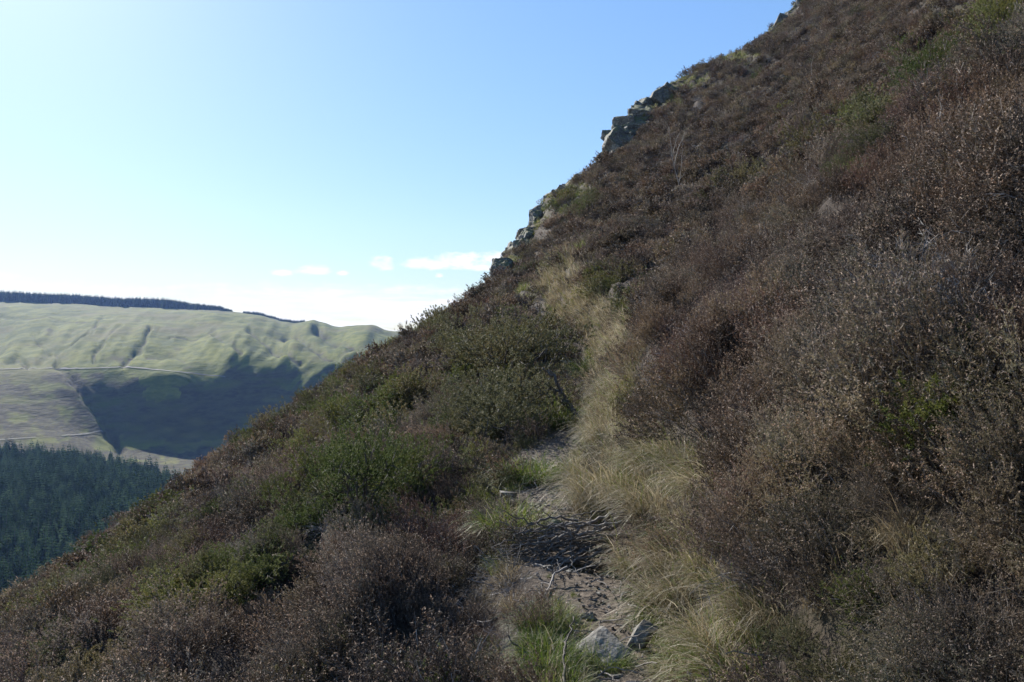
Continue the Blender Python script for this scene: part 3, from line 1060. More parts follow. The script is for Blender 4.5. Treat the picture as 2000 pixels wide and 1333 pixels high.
lib('lib_green_far', [grass_mesh('green_far', 206 + i, n=70, H=0.26, R=0.14, spread=0.8, droop=0.7, width=0.014, mats=('green', 'straw'), mix=0.25, k=4) for i in range(2)])
lib('lib_rusty', [grass_mesh('rusty_tuft', 210 + i, n=170, H=0.26, R=0.09, spread=1.1, droop=1.3, mats=('straw_dark', 'straw'), mix=0.3) for i in range(2)])


def scatter(name, libname, pts, scale, rot, label, variant=None):
    """one mass of ground cover: instances of the library plants on scattered points"""
    coll, meshes = LIB[libname]
    pts = np.asarray(pts, np.float32)
    n = len(pts)
    if n == 0:
        return None
    me = bpy.data.meshes.new(name)
    me.vertices.add(n)
    me.vertices.foreach_set('co', pts.ravel())
    s = me.attributes.new('plant_scale', 'FLOAT_VECTOR', 'POINT')
    s.data.foreach_set('vector', np.asarray(scale, np.float32).ravel())
    r = me.attributes.new('plant_rot', 'FLOAT_VECTOR', 'POINT')
    r.data.foreach_set('vector', np.asarray(rot, np.float32).ravel())
    v = me.attributes.new('plant_kind', 'INT', 'POINT')
    if variant is None:
        variant = rng.integers(0, len(meshes), n)
    v.data.foreach_set('value', np.asarray(variant, np.int32))
    o = link(bpy.data.objects.new(name, me))
    ng = bpy.data.node_groups.new(name, 'GeometryNodeTree')
    ng.interface.new_socket('Geometry', in_out='INPUT', socket_type='NodeSocketGeometry')
    ng.interface.new_socket('Geometry', in_out='OUTPUT', socket_type='NodeSocketGeometry')
    N, L = ng.nodes, ng.links
    gi, go = N.new('NodeGroupInput'), N.new('NodeGroupOutput')
    ci = N.new('GeometryNodeCollectionInfo')
    ci.inputs['Collection'].default_value = coll
    ci.inputs['Separate Children'].default_value = True
    ci.inputs['Reset Children'].default_value = True
    ip = N.new('GeometryNodeInstanceOnPoints')
    ip.inputs['Pick Instance'].default_value = True

    def named(nm, ty):
        q = N.new('GeometryNodeInputNamedAttribute')
        q.data_type = ty
        q.inputs['Name'].default_value = nm
        return q.outputs['Attribute']
    e2r = N.new('FunctionNodeEulerToRotation')
    L.new(named('plant_rot', 'FLOAT_VECTOR'), e2r.inputs[0])
    L.new(gi.outputs[0], ip.inputs['Points'])
    L.new(ci.outputs[0], ip.inputs['Instance'])
    L.new(named('plant_kind', 'INT'), ip.inputs['Instance Index'])
    L.new(e2r.outputs[0], ip.inputs['Rotation'])
    L.new(named('plant_scale', 'FLOAT_VECTOR'), ip.inputs['Scale'])
    L.new(ip.outputs[0], go.inputs[0])
    mod = o.modifiers.new('cover', 'NODES')
    mod.node_group = ng
    tag(o, label, kind='stuff')
    return o


# ------------------------------------------------------------------ where each kind of cover grows
STRAW = [(1300, 1345), (1262, 1290), (1232, 1110), (1236, 1060), (1160, 1000), (1108, 985), (1122, 905), (1150, 845), (1138, 765), (1175, 700), (1135, 640),
         (1062, 600), (1046, 560), (1080, 505), (1112, 490), (1150, 560), (1240, 620), (1262, 700), (1232, 790), (1310, 850), (1430, 880), (1410, 990), (1385, 1050),
         (1470, 1120), (1550, 1170), (1480, 1250), (1420, 1345)]
STRAW2 = [(1420, 1345), (1440, 1220), (1540, 1160), (1640, 1180), (1780, 1240), (1800, 1345)]
BOTTOM = [(1440, 1350), (1450, 1240), (1560, 1180), (1690, 1140), (1790, 1210), (1820, 1350)]
GREEN = [(1000, 1010, 42, 30), (985, 1055, 36, 20), (1075, 1265, 60, 45), (1060, 1200, 45, 30), (1300, 1200, 45, 25), (1080, 800, 45, 35), (1165, 700, 30, 40),
         (1130, 725, 25, 30), (1040, 930, 70, 50), (1020, 570, 25, 25), (1062, 520, 18, 16), (1195, 1130, 30, 16), (1240, 1215, 60, 14), (1130, 1185, 40, 12), (1160, 1150, 60, 10), (1290, 1260, 40, 20), (1075, 1150, 50, 20), (1150, 1020, 15, 10),
         (1090, 420, 30, 14), (1135, 372, 55, 18), (1300, 195, 45, 16), (1355, 160, 70, 20), (1440, 112, 60, 18), (1130, 470, 30, 16), (1150, 880, 18, 40), (1360, 1040, 30, 18), (1180, 690, 22, 26), (1085, 1180, 40, 16), (940, 960, 35, 35)]
GREY = [(930, 1175, 95, 75), (1900, 450, 110, 55), (1830, 560, 95, 60), (600, 1110, 50, 22), (460, 1260, 40, 40), (640, 1010, 40, 20), (1750, 720, 40, 30), (1000, 1110, 60, 60), (1960, 520, 60, 40)]
SEEDY = [(1620, 570, 75, 60), (560, 1230, 150, 70), (1660, 800, 150, 70), (1500, 720, 100, 60), (1850, 420, 130, 60), (890, 960, 60, 45), (1300, 1080, 40, 40), (330, 1280, 80, 40),
         (960, 1300, 130, 40), (1850, 900, 120, 60), (1960, 640, 60, 60), (1450, 430, 120, 60), (780, 830, 50, 40)]
REDD = [(850, 1040, 110, 90), (600, 930, 35, 60), (430, 1080, 30, 40), (1330, 660, 90, 80), (200, 1040, 60, 30), (1500, 980, 110, 100), (1480, 620, 120, 80), (1800, 210, 160, 60), (30, 1280, 60, 70), (150, 1300, 50, 40)]
LOWG = [(350, 1190, 110, 55), (450, 1120, 70, 42), (700, 820, 130, 50), (970, 710, 130, 80), (1000, 830, 100, 70), (690, 930, 95, 70), (250, 1090, 65, 28), (120, 1260, 70, 40),
        (1640, 1250, 190, 90), (1690, 230, 60, 30), (1960, 50, 35, 30), (540, 1060, 50, 30), (1230, 590, 60, 50), (1965, 350, 40, 30), (1850, 830, 60, 40),
        (770, 765, 95, 36), (1200, 560, 80, 40), (1230, 760, 40, 40), (860, 640, 40, 18), (360, 1060, 35, 18), (1130, 400, 60, 30), (1660, 330, 50, 20)]


def ell(lst, px, py):
    b = np.zeros(np.shape(px))
    for cx, cy, rx, ry in lst:
        b = np.maximum(b, 1.35 - np.hypot((px - cx) / rx, (py - cy) / ry))
    return np.clip(b, 0, 1)


GORSE = [
    (705, 1010, 165, 'largest dense green gorse bush left of the path, mid slope'),
    (632, 985, 110, 'green gorse bush joined to the left side of the largest gorse'),
    (800, 975, 120, 'green gorse bush joined to the right side of the largest gorse'),
    (540, 1000, 70, 'small green gorse on the slope left of the gorse thicket'),
    (745, 850, 85, 'green gorse bush above the gorse thicket towards the valley edge'),
    (820, 800, 80, 'dark green gorse bush just below the heathery left skyline', True),
    (668, 842, 70, 'rounded gorse bush uphill of the thicket, nearest the shaded valley'),
    (590, 890, 55, 'small gorse bush standing near the left skyline above the valley'),
    (985, 745, 140, 'dull green gorse bush overhanging the path beyond the grassy bank', True, 1.2),
    (1062, 728, 115, 'dull gorse bush leaning right over the path bend', True),
    (905, 725, 85, 'dull green gorse bush between the path bend and the valley skyline', True),
    (1020, 852, 150, 'dark twiggy gorse bush rooted at the path edge beside a bent trunk', True, 1.3),
    (985, 890, 135, 'dull spreading gorse added to shade the muddy step of the path', True, 1.2),  # bush added so that its shadow darkens the path hollow
    (925, 862, 140, 'dull gorse bush left of the dark twiggy gorse at the path', True),
    (345, 1275, 125, 'bright green gorse bush low on the left slope near the frame bottom', False, 1.3),
    (455, 1205, 105, 'bright green gorse bush just right of the lowest left gorse', False, 1.2),
    (300, 1085, 60, 'small dark gorse on the left slope above the forest edge', True),
    (412, 1025, 45, 'tiny gorse sprig in heather on the lower left skyline'),
    (115, 1310, 60, 'green gorse bush in the bottom left corner of the slope'),
    (205, 1180, 60, 'olive gorse bush on the far left slope above the forest', True),
    (330, 1150, 75, 'olive gorse bush in the middle of the far left slope', True),
    (865, 690, 45, 'low dark gorse bush close under the left skyline', True),
    (1592, 312, 85, 'dark gorse bush right of the bare sapling', True),
    (1715, 318, 85, 'dark branching gorse bush left of the tall dry stem', True, 1.2),
    (1708, 250, 55, 'bright gorse bush on the upper right slope above the branching gorse'),
    (1815, 190, 105, 'tall dark gorse bush on the upper right slope'),
    (1868, 125, 55, 'gorse bush higher than the tall dark gorse at upper right', True),
    (1885, 165, 70, 'gorse bush just right of the tall dark gorse at upper right', True),
    (1965, 85, 100, 'broad gorse bush in the top right corner'),
    (1472, 372, 55, 'small gorse bush on the heather slope between sapling and dark gorse', True),
    (1650, 362, 55, 'yellowish gorse bush below the branching dark gorse', True),
    (1872, 735, 95, 'green gorse bush low in the right edge heather'),
    (1850, 850, 65, 'small green gorse bush below the right edge gorse'),
    (1700, 1225, 115, 'upright green gorse shoots among straw grass at bottom right'),
    (1560, 1285, 90, 'olive gorse bush in the bottom right grass', True, 1.3),
    (1660, 1360, 120, 'spreading olive gorse bush cut by the bottom edge', True, 1.4),
    (1238, 815, 65, 'dull gorse bush on the bank above the straw grass', True),
    (1970, 370, 70, 'olive gorse bush at the right edge below the top corner', True),
    (770, 668, 22, 'lowest of the tiny gorse bumps on the left skyline', True),
    (825, 637, 22, 'middle one of the tiny gorse bumps on the left skyline', True),
    (880, 606, 20, 'highest of the tiny gorse bumps on the left skyline', True),
]
HEATHER = [
    (850, 1130, 130, 'red', 'big reddish brown heather mound beside the dead branches on the path', 1.2),
    (780, 1195, 90, 'brown', 'dark brown heather mound left of the pale leafless twigs', 1.2),
    (1500, 1080, 180, 'brown', 'purplish brown heather mound above the straw grass, bottom right', 1.2),
    (1375, 760, 130, 'red', 'dark reddish heather mound above the path bank'),
    (1610, 690, 120, 'seedy', 'heather bush crowned with pale orange flower heads on the right slope'),
    (560, 1310, 120, 'seedy', 'heather with pale heads at the bottom edge, left of the path', 1.3),
    (1945, 1300, 190, 'brown', 'brown heather mound filling the bottom right corner', 1.2),
    (1690, 905, 120, 'seedy', 'heather dotted with pale heads below the orange topped heather', 1.3),
    (40, 1345, 110, 'red', 'round rusty heather bush in the bottom left corner'),
    (152, 1335, 50, 'red', 'small round rusty heather right of the bottom left corner bush'),
    (1440, 545, 110, 'brown', 'dark heather bush upslope of the straw grass and dark mound'),
    (1790, 1010, 150, 'brown', 'dark heather bush with bare stems on the lower right slope'),
    (605, 975, 80, 'red', 'red brown heather bush touching the gorse thicket on its left'),
    (880, 990, 70, 'seedy', 'pale headed heather just right of the largest gorse'),
    (965, 1340, 80, 'seedy', 'pinkish headed heather at the bottom edge beside the path'),
    (925, 1245, 110, 'dead', 'bleached grey leafless heather left of the path stones', 1.2),
    (1890, 520, 100, 'dead', 'silvery leafless heather tangle near the right edge', 1.3),
    (1820, 620, 95, 'dead', 'grey leafless heather just below the silvery tangle', 1.3),
    (1010, 1150, 70, 'dead', 'grey leafless twigs under the dead branches beside the path', 1.2),
]
TUSSOCKS = [
    (1000, 1040, 62, 'green', 'rounded mossy green grass tussock left of the dead branches', 1.1),
    (985, 1070, 30, 'green', 'bright green grass tuft below the rounded tussock'),
    (1062, 1225, 45, 'green', 'green grass mound under the bent bleached twig', 1.2),
    (1075, 1295, 55, 'green', 'bright green grass tussock left of the big slab', 1.2),
    (1185, 1300, 45, 'green', 'dark green grass growing over the big slab'),
    (1300, 1222, 45, 'green', 'fresh green grass tuft right of the leaning stone', 1.2),
    (945, 985, 45, 'green', 'green grass tuft at the left edge of the muddy step'),
    (1085, 830, 50, 'green', 'yellow green grass under the bent gorse trunk', 1.2),
    (1165, 735, 40, 'green', 'green grass on the shaded path bend', 1.2),
    (1045, 940, 50, 'green', 'shaded green grass beside the muddy step in the path', 1.3),
    (1180, 985, 105, 'straw', 'pale combed straw tussock overhanging the path by the dead branches'),
    (1285, 1010, 110, 'straw', 'straw tussock on the bank above the dead branches'),
    (1195, 865, 75, 'straw', 'straw tussock on the bank opposite the bent gorse trunk'),
    (1330, 1115, 100, 'straw', 'straw tussock drooping over the path below the broken stub'),
    (1310, 1180, 80, 'straw', 'ragged straw tussock behind the leaning stone'),
    (1395, 1260, 90, 'straw', 'straw tussock right of the path at the frame bottom'),
    (1500, 1215, 95, 'straw', 'bleached straw tussock in front of the purplish heather mound', 1.2),
    (1340, 1335, 80, 'straw', 'straw tussock cut by the bottom edge beside the path'),
    (1190, 780, 55, 'straw', 'straw tussock on the bank at the path bend'),
]
STONES = [
    (1165, 1285, 115, (1.0, 0.85, 0.36), (22, -20, 28), 'big pale grey slab half buried at the bottom of the path', 'rock', 1, 0.3),
    (1250, 1268, 66, (0.62, 0.5, 1.15), (12, 34, -15), 'leaning pointed grey stone right of the big slab', 'rock', 2, 0.5),
    (1222, 1178, 30, (0.8, 0.4, 1.0), (20, -15, 20), 'small upright pale stone in the middle of the path', 'rock', 3, 0.6),
    (1241, 1165, 30, (1.0, 0.7, 0.35), (5, 5, 40), 'flat pale stone just behind the small upright stone', 'rock', 4, 0.5),
    (1084, 1032, 34, (1.0, 0.6, 0.5), (15, -25, 30), 'tilted pale stone behind the dead branches', 'rock', 5, 0.7),
    (1100, 748, 17, (0.7, 0.6, 1.0), (0, 10, 0), 'white quartz stone on the path under the gorse', 'quartz', 6, 0.6),
    (1106, 712, 26, (1.0, 0.6, 0.5), (0, 20, 20), 'white quartz stone on the far bend of the path', 'quartz', 7, 0.9),
    (992, 975, 34, (1.0, 0.6, 0.5), (0, 5, 10), 'dull grey stone at the left edge of the muddy step', 'rock', 8, 0.5),
    (1118, 1018, 20, (1.0, 0.8, 0.4), (5, 0, 50), 'small dark stone right of the tilted stone', 'rock', 9, 0.4),
    (1170, 1162, 14, (1.0, 0.7, 0.6), (5, 0, 50), 'tiny pale stone left of the small upright stone', 'rock', 10, 0.4),
    (1262, 1192, 16, (1.0, 0.7, 0.5), (5, 10, 20), 'tiny stone at the foot of the straw bank', 'rock', 11, 0.4),
    (1205, 1325, 30, (1.0, 0.7, 0.4), (5, 10, 20), 'low stone in the soil at the bottom edge of the path', 'rock', 12, 0.3),
    (1140, 1208, 16, (1.0, 0.6, 0.4), (5, 10, 70), 'flat chip of stone above the big slab', 'rock', 13, 0.4),
]

# room kept free round the plants and stones that are built one by one
FREE = []
CRAG = []
for g in GORSE:
    x, y, z = hit(g[0], g[1])
    FREE.append((x, y, 0.36 * g[2] / FPX * y))
for h in HEATHER:
    x, y, z = hit(h[0], h[1])
    FREE.append((x, y, 0.22 * h[2] / FPX * y))
for h in TUSSOCKS:
    x, y, z = hit(h[0], h[1])
    FREE.append((x, y, 0.3 * h[2] / FPX * y))
for q in STONES:
    x, y, z = hit(q[0], q[1])
    FREE.append((x, y, 0.6 * q[2] / FPX * y))
for px, py, r in [(1190, 1050, 0.30), (1120, 1070, 0.30), (1050, 1085, 0.25), (1170, 1100, 0.28), (1100, 1110, 0.22), (1225, 1060, 0.2)]:
    x, y, z = hit(px, py)
    FREE.append((x, y, r))
OUTCROPS = [
    ([(1505, 70, 113), (1530, 36, 116), (1556, 8, 119), (1590, -30, 122)], 64, 0.7, 1.8, 'grey crag at the top edge of the picture on the skyline', 1),
    ([(1190, 326, 81), (1205, 292, 84), (1216, 265, 86), (1240, 228, 90), (1268, 198, 93), (1300, 182, 96)], 120, 0.8, 2.0, 'largest grey crag, bulging from the middle of the skyline', 2),
    ([(1018, 470, 57), (1045, 428, 62), (1070, 398, 66), (1110, 368, 71), (1160, 348, 76), (1190, 330, 80)], 110, 0.6, 1.5, 'grassy grey crag on the skyline below the steepest bulge', 3),
    ([(972, 532, 48), (982, 520, 49), (994, 504, 52)], 10, 0.45, 0.9, 'small pale rock knob at the lower end of the skyline crags', 4),
]
for oc in OUTCROPS:
    L_ = np.array(oc[0], float)
    for t_ in np.linspace(0, len(L_) - 1.001, oc[1]):
        k_ = int(t_)
        px, py, d = L_[k_] * (1 - (t_ - k_)) + L_[k_ + 1] * (t_ - k_)
        if rng.uniform() < 0.7:
            x, y, z = at(px + rng.uniform(-6, 22), py + 15, d - rng.uniform(-1.5, 3.0))
            CRAG.append((x, y, oc[3] * 0.75))
FREE = np.array(FREE)
CRAG = np.array(CRAG)


def is_free(x, y, lst=FREE):
    ok = np.ones(len(x), bool)
    for fx, fy, fr in lst:
        ok &= (x - fx) ** 2 + (y - fy) ** 2 > fr * fr
    return ok




def sample(nd, rmin, rmax, power, th0=-41, th1=41):
    """random points on the hill; density nd per square metre at 6 m, thinning with distance"""
    rs = np.exp(np.linspace(math.log(rmin), math.log(rmax), 400))
    dens = nd * np.minimum(1.0, (6.0 / rs) ** power)
    pdf = dens * rs
    cdf = np.concatenate([[0], np.cumsum((pdf[1:] + pdf[:-1]) / 2 * np.diff(rs))])
    th = math.radians(th1 - th0)
    n = int(cdf[-1] * th)
    r = np.interp(rng.uniform(0, cdf[-1], n), cdf, rs)
    t = rng.uniform(math.radians(th0), math.radians(th1), n)
    x, y = r * np.sin(t), r * np.cos(t)
    z = hill_z(x, y)
    return x, y, z, r


X, Y, Z, R_ = sample(27.0, 1.1, 150.0, 0.9, -60, 64)
PX, PY = to_px(X, Y, Z + 0.15)
# drop what lies far down behind the skyline
rs_ = np.interp(np.arctan2(X, Y), R_TH, R_R)
keep = (R_ < rs_ + 5) & ((np.abs(np.arctan2(X, Y)) < math.radians(41)) | (R_ < 26)) & ((PY > -260) | (R_ < 20))
S_ = X - path_x(Y)
pw_ = np.interp(Y, [0, 7, 11, 16, 36], [1.0, 1.0, 0.75, 0.5, 0.45])
on_path = (S_ > -0.36 * pw_) & (S_ < 0.30 * pw_) & (Y < 36)
DOME, HID, HID2 = mounds(X, Y, CELL)
DOME = np.sqrt(np.clip(1 - (DOME * 0.92) ** 2, 0.0, 1))
freeok = is_free(X, Y)
camdist = np.sqrt(X ** 2 + Y ** 2 + (Z + 0.3 - EYE) ** 2)
keep &= (camdist > 1.2) & freeok
rnd = rng.uniform(size=len(X))
pn = fbm(X * 0.35, Y * 0.35, 61, 4) + 0.5
pn2 = fbm(X * 0.5, Y * 0.5, 71, 4) + 0.5
pn3 = fbm(X * 0.9, Y * 0.9, 81, 3) + 0.5
straw = (inside(STRAW, PX + rng.normal(size=len(X)) * 16, PY + rng.normal(size=len(X)) * 14)
         | (inside(STRAW2, PX + rng.normal(size=len(X)) * 30, PY) & (rnd < 0.45)))
straw &= (rng.uniform(size=len(X)) < 0.80) & (S_ > np.interp(Y, [0, 6, 9], [0.34, 0.30, 0.05]))
green = ell(GREEN, PX, PY) > rng.uniform(0.25, 1.0, len(X))
bankg = (~straw) & (np.abs(S_) < 0.75) & (Y < 36) & (rng.uniform(size=len(X)) < 0.55)
v1 = np.clip(0.75 * HID + 0.25 * rnd, 0, 1)
v2 = np.clip(0.75 * HID2 + 0.25 * rng.uniform(size=len(X)), 0, 1)
grey = (ell(GREY, PX, PY) > 0.3 + 0.75 * v1) | (v1 > 0.93) | ((pn3 > 0.74) & (rnd < 0.3)) | (rnd > 0.975)
seedy = (ell(SEEDY, PX, PY) > 0.25 + 0.8 * v2) | ((v2 > 0.78) & (v2 < 0.90)) | (rnd > 0.96)
red = (ell(REDD, PX, PY) > 0.3 + 0.8 * v1) | ((pn2 < 0.40) & (v1 < 0.35)) | (v1 < 0.08)
lowg = (ell(LOWG, PX, PY) > 0.25 + 0.85 * v2) | ((pn > 0.56) & (v2 < 0.30) & (S_ < 0)) | ((v2 < 0.07) & ((R_ > 9) | (S_ < -0.5)))
kind = np.full(len(X), 'heather', dtype=object)
kind[red] = 'red'
kind[seedy] = 'seedy'
kind[lowg] = 'gorse'
kind[grey] = 'dead'
kind[bankg] = 'bank'
stn = fbm(X * 1.4, Y * 1.4, 88, 3) + 0.5
kind[straw] = 'straw'
kind[straw & (stn > 0.60)] = 'bank'
kind[straw & (stn < 0.36) & (rnd < 0.6)] = 'green'
kind[straw & (np.abs(stn - 0.47) < 0.015)] = 'heather'
kind[green] = 'green'
br = inside(BOTTOM, PX, PY)
kind[br & (rnd < 0.5)] = 'gorse'
kind[br & (rnd >= 0.5) & (rnd < 0.75)] = 'bank'
kind[br & (rnd >= 0.75)] = 'straw'
kind[on_path] = 'path'
kind[~keep] = 'none'
oncrag = ~is_free(X, Y, CRAG)
kind[oncrag & keep] = 'ledge'
shrub = np.isin(kind, ['heather', 'red', 'seedy', 'gorse', 'dead'])
kind[shrub & (DOME < 0.58) & (rng.uniform(size=len(X)) < 0.85)] = 'none'

DOWN = 0.30


def place(sel, smin, smax, squash=0.25, tilt=0.25, lean=True, zrot=True, rp=0.25):
    n = int(sel.sum())
    k = rng.uniform(smin, smax, n) * np.maximum(1.0, (R_[sel] / 14.0) ** rp)
    if not lean and not zrot:
        k = k * (0.5 + 0.75 * np.sqrt(np.clip(1 - (mounds(X[sel], Y[sel], 0.5)[0] * 0.9) ** 2, 0, 1)))
    if lean:
        k = k * np.interp(R_[sel], [1.8, 4.0], [0.5, 1.0])
        k = k * (0.45 + 0.55 * mound_h(X[sel], Y[sel])) * (0.8 + 0.8 * np.clip(fbm(X[sel] * 0.4, Y[sel] * 0.4, 95, 2) + 0.25, 0, 1))
    sc = np.stack([k * rng.uniform(0.9, 1.15, n), k * rng.uniform(0.9, 1.15, n), k * rng.uniform(1 - squash, 1 + squash, n)], 1)
    rot = np.stack([rng.normal(size=n) * tilt, rng.normal(size=n) * tilt - (DOWN if lean else 0.0), rng.uniform(0, 2 * math.pi, n) if zrot else rng.normal(size=n) * 0.45], 1)
    if zrot:
        # spin about the plant's own axis first, then lean downhill
        from_e = [(Euler((a, b, 0)).to_matrix() @ Matrix.Rotation(c, 3, 'Z')).to_euler() for a, b, c in rot]
        rot = np.array([tuple(e) for e in from_e]).reshape(-1, 3)
    P = np.stack([X[sel], Y[sel], Z[sel] - 0.02 * k], 1)
    return P, sc, rot


NEAR, MID = 8.5, 22.0


def cover(name, k, libname, rmin, rmax, smin, smax, label, thin=1.0, **kw):
    sel = (kind == k) & (R_ >= rmin) & (R_ < rmax)
    if thin < 1:
        sel &= rng.uniform(size=len(X)) < thin
    return scatter(name, libname, *place(sel, smin, smax, **kw), label)


cover('heather_cover', 'heather', 'lib_heather_near', 0, NEAR, 0.75, 1.25, 'brown winter heather carpeting the near hillside')
cover('heather_cover', 'heather', 'lib_heather_mid', NEAR, MID, 0.8, 1.35, 'brown winter heather covering the middle of the hillside')
cover('heather_cover', 'heather', 'lib_heather_far', MID, 200, 0.9, 1.5, 'dark brown heather covering the upper hillside')
cover('red_heather', 'red', 'lib_heather_red', 0, 14, 0.8, 1.35, 'reddish brown leafy heather patches near the path')
cover('red_heather', 'red', 'lib_heather_redfar', 14, 200, 0.9, 1.4, 'reddish brown heather patches higher on the hillside')
cover('seeding_heather', 'seedy', 'lib_heather_seedy', 0, 14, 0.75, 1.2, 'heather with pale dry flower heads among the dark heather')
cover('seeding_heather', 'seedy', 'lib_heather_mid', 14, 200, 0.85, 1.4, 'heather with pale dry flower heads higher on the hillside')
cover('dead_heather', 'dead', 'lib_dead', 0, 200, 0.65, 1.15, 'bleached grey leafless heather stems', tilt=0.4)
cover('low_gorse', 'gorse', 'lib_gorse_low', 0, 6.5, 0.6, 0.95, 'low spiny green gorse growing through the nearest heather')
cover('low_gorse', 'gorse', 'lib_gorse_low', 6.5, 17, 0.5, 0.95, 'low spiny green gorse growing through the heather')
cover('low_gorse', 'gorse', 'lib_gorse_far', 17, 200, 0.6, 1.1, 'low green gorse scattered over the far heather')
cover('bank_grass', 'straw', 'lib_straw', 0, 15, 0.7, 1.25, 'pale straw coloured grass hanging over the path bank', lean=False, zrot=False)
cover('bank_grass', 'straw', 'lib_straw_far', 15, 200, 0.65, 1.15, 'pale straw coloured grass on the farther path bank', lean=False, zrot=False)
cover('green_grass', 'green', 'lib_green', 0, 13, 0.7, 1.4, 'short bright green grass beside the path', lean=False)
cover('green_grass', 'green', 'lib_green_far', 13, 200, 0.7, 1.2, 'short green grass along the farther path', lean=False)
cover('ledge_grass', 'ledge', 'lib_green_far', 0, 200, 0.5, 0.95, 'short turf on the ledges of the skyline crags', lean=False)
cover('rough_grass', 'bank', 'lib_rusty', 0, 36, 0.5, 1.0, 'rusty brown grass at the edge of the path', lean=False)
cover('path_grass', 'path', 'lib_green', 0, 14, 0.25, 0.6, 'thin green grass growing on the trodden path', thin=0.22, lean=False)
# extra grass, which grows closer than the shrubs do
def extra(name, libname, test, nd, rmin, rmax, smin, smax, label, **kw):
    global X, Y, Z, R_
    keepv = (X, Y, Z, R_)
    X, Y, Z, R_ = sample(nd, rmin, rmax, 1.0, -14, 30)
    px, py = to_px(X, Y, Z + 0.15)
    s = X - path_x(Y)
    sel = test(px, py, s) & (np.sqrt(X ** 2 + Y ** 2) > 1.5) & is_free(X, Y)
    o = scatter(name, libname, *place(sel, smin, smax, **kw), label)
    X, Y, Z, R_ = keepv
    return o


extra('bank_grass', 'lib_straw', lambda px, py, s: inside(STRAW, px, py) & (s > 0.36) & (fbm(X * 1.4, Y * 1.4, 88, 3) < 0.10), 50.0, 1.6, 15, 0.6, 1.1,
      'thick straw coloured grass spilling over the near bank', lean=False, zrot=False, tilt=0.15)
extra('bank_grass', 'lib_straw_far', lambda px, py, s: inside(STRAW, px, py) & (s > 0.2) & (fbm(X * 1.4, Y * 1.4, 88, 3) < 0.10), 50.0, 15, 60, 0.6, 1.05,
      'thick straw coloured grass spilling over the far bank', lean=False, zrot=False, tilt=0.15)
extra('green_grass', 'lib_green', lambda px, py, s: (ell(GREEN, px, py) > 0.45) & (np.abs(s) > 0.16), 75.0, 1.6, 16, 0.6, 1.3,
      'dense tufts of fresh green grass beside the path', lean=False, tilt=0.15)

# low young heather filling the ground close to where the photographer stands
X, Y, Z, R_ = sample(48.0, 1.3, 5.2, 0.0, -64, 66)
PX, PY = to_px(X, Y, Z + 0.1)
S_ = X - path_x(Y)
sel = (np.abs(S_) > 0.62) & (~inside(STRAW, PX, PY)) & (~inside(BOTTOM, PX, PY)) & (ell(GREEN, PX, PY) < 0.2) & (np.sqrt(X ** 2 + Y ** 2 + (Z + 0.2 - EYE) ** 2) > 1.3)
rv = rng.uniform(size=len(X))
scatter('young_heather', 'lib_heather_near', *place(sel & (rv < 0.62), 0.5, 0.85), 'low young heather close to the bottom of the picture')
scatter('young_gorse', 'lib_gorse_low', *place(sel & (rv > 0.9) & (PY > 1100), 0.4, 0.6), 'low young gorse close to the bottom of the picture')
lowx = sel & (rv > 0.62) & (rv < 0.9)
scatter('rough_grass', 'lib_rusty', *place(lowx, 0.5, 0.9, lean=False), 'dry brown grass among the nearest heather')

# ------------------------------------------------------------------ rock outcrops on the skyline
def hull_mesh(name, seed, size, mat, n=16, rough=0.05, cuts=2, slabby=1.0):
    """angular block: convex hull of a jittered box, edges broken and faces roughened"""
    rg = np.random.default_rng(seed)
    bm = bmesh.new()
    sx, sy, sz = size
    pts = rg.uniform(-1, 1, (n, 3))
    pts = np.sign(pts) * np.abs(pts) ** 0.45
    for p in pts:
        bm.verts.new((p[0] * sx, p[1] * sy, p[2] * sz))
    r = bmesh.ops.convex_hull(bm, input=bm.verts)
    bmesh.ops.delete(bm, geom=[g for g in set(r['geom_interior'] + r['geom_unused']) if isinstance(g, bmesh.types.BMVert)], context='VERTS')
    bmesh.ops.dissolve_limit(bm, angle_limit=0.25, verts=bm.verts[:], edges=bm.edges[:])
    bmesh.ops.triangulate(bm, faces=bm.faces[:])
    for _ in range(cuts):
        bmesh.ops.subdivide_edges(bm, edges=[e for e in bm.edges if e.calc_length() > min(size) * 0.22], cuts=1, use_grid_fill=True)
        bmesh.ops.triangulate(bm, faces=[f for f in bm.faces if len(f.verts) > 4])
    bmesh.ops.smooth_vert(bm, verts=bm.verts[:], factor=0.3, use_axis_x=True, use_axis_y=True, use_axis_z=True)
    bm.normal_update()
    m = max(size)
    for v in bm.verts:
        c = v.co / m
        d = float(fbm(np.array([c.x * 3 + seed]), np.array([c.y * 3 + c.z * 4.1]), seed, 3)[0])
        d2 = float(fbm(np.array([c.x * 9 + seed]), np.array([c.y * 9 + c.z * 10]), seed + 5, 2)[0])
        v.co += v.normal * m * rough * (d * 2 + d2)
    me = bpy.data.meshes.new(name)
    bm.to_mesh(me)
    bm.free()
    me.materials.append(mat)
    return me


BLOCKS = [hull_mesh('crag_block', 300 + i, (1.0, 0.8, 0.5 + 0.2 * (i % 3)), M['crag'], n=22, rough=0.13, cuts=3) for i in range(6)]


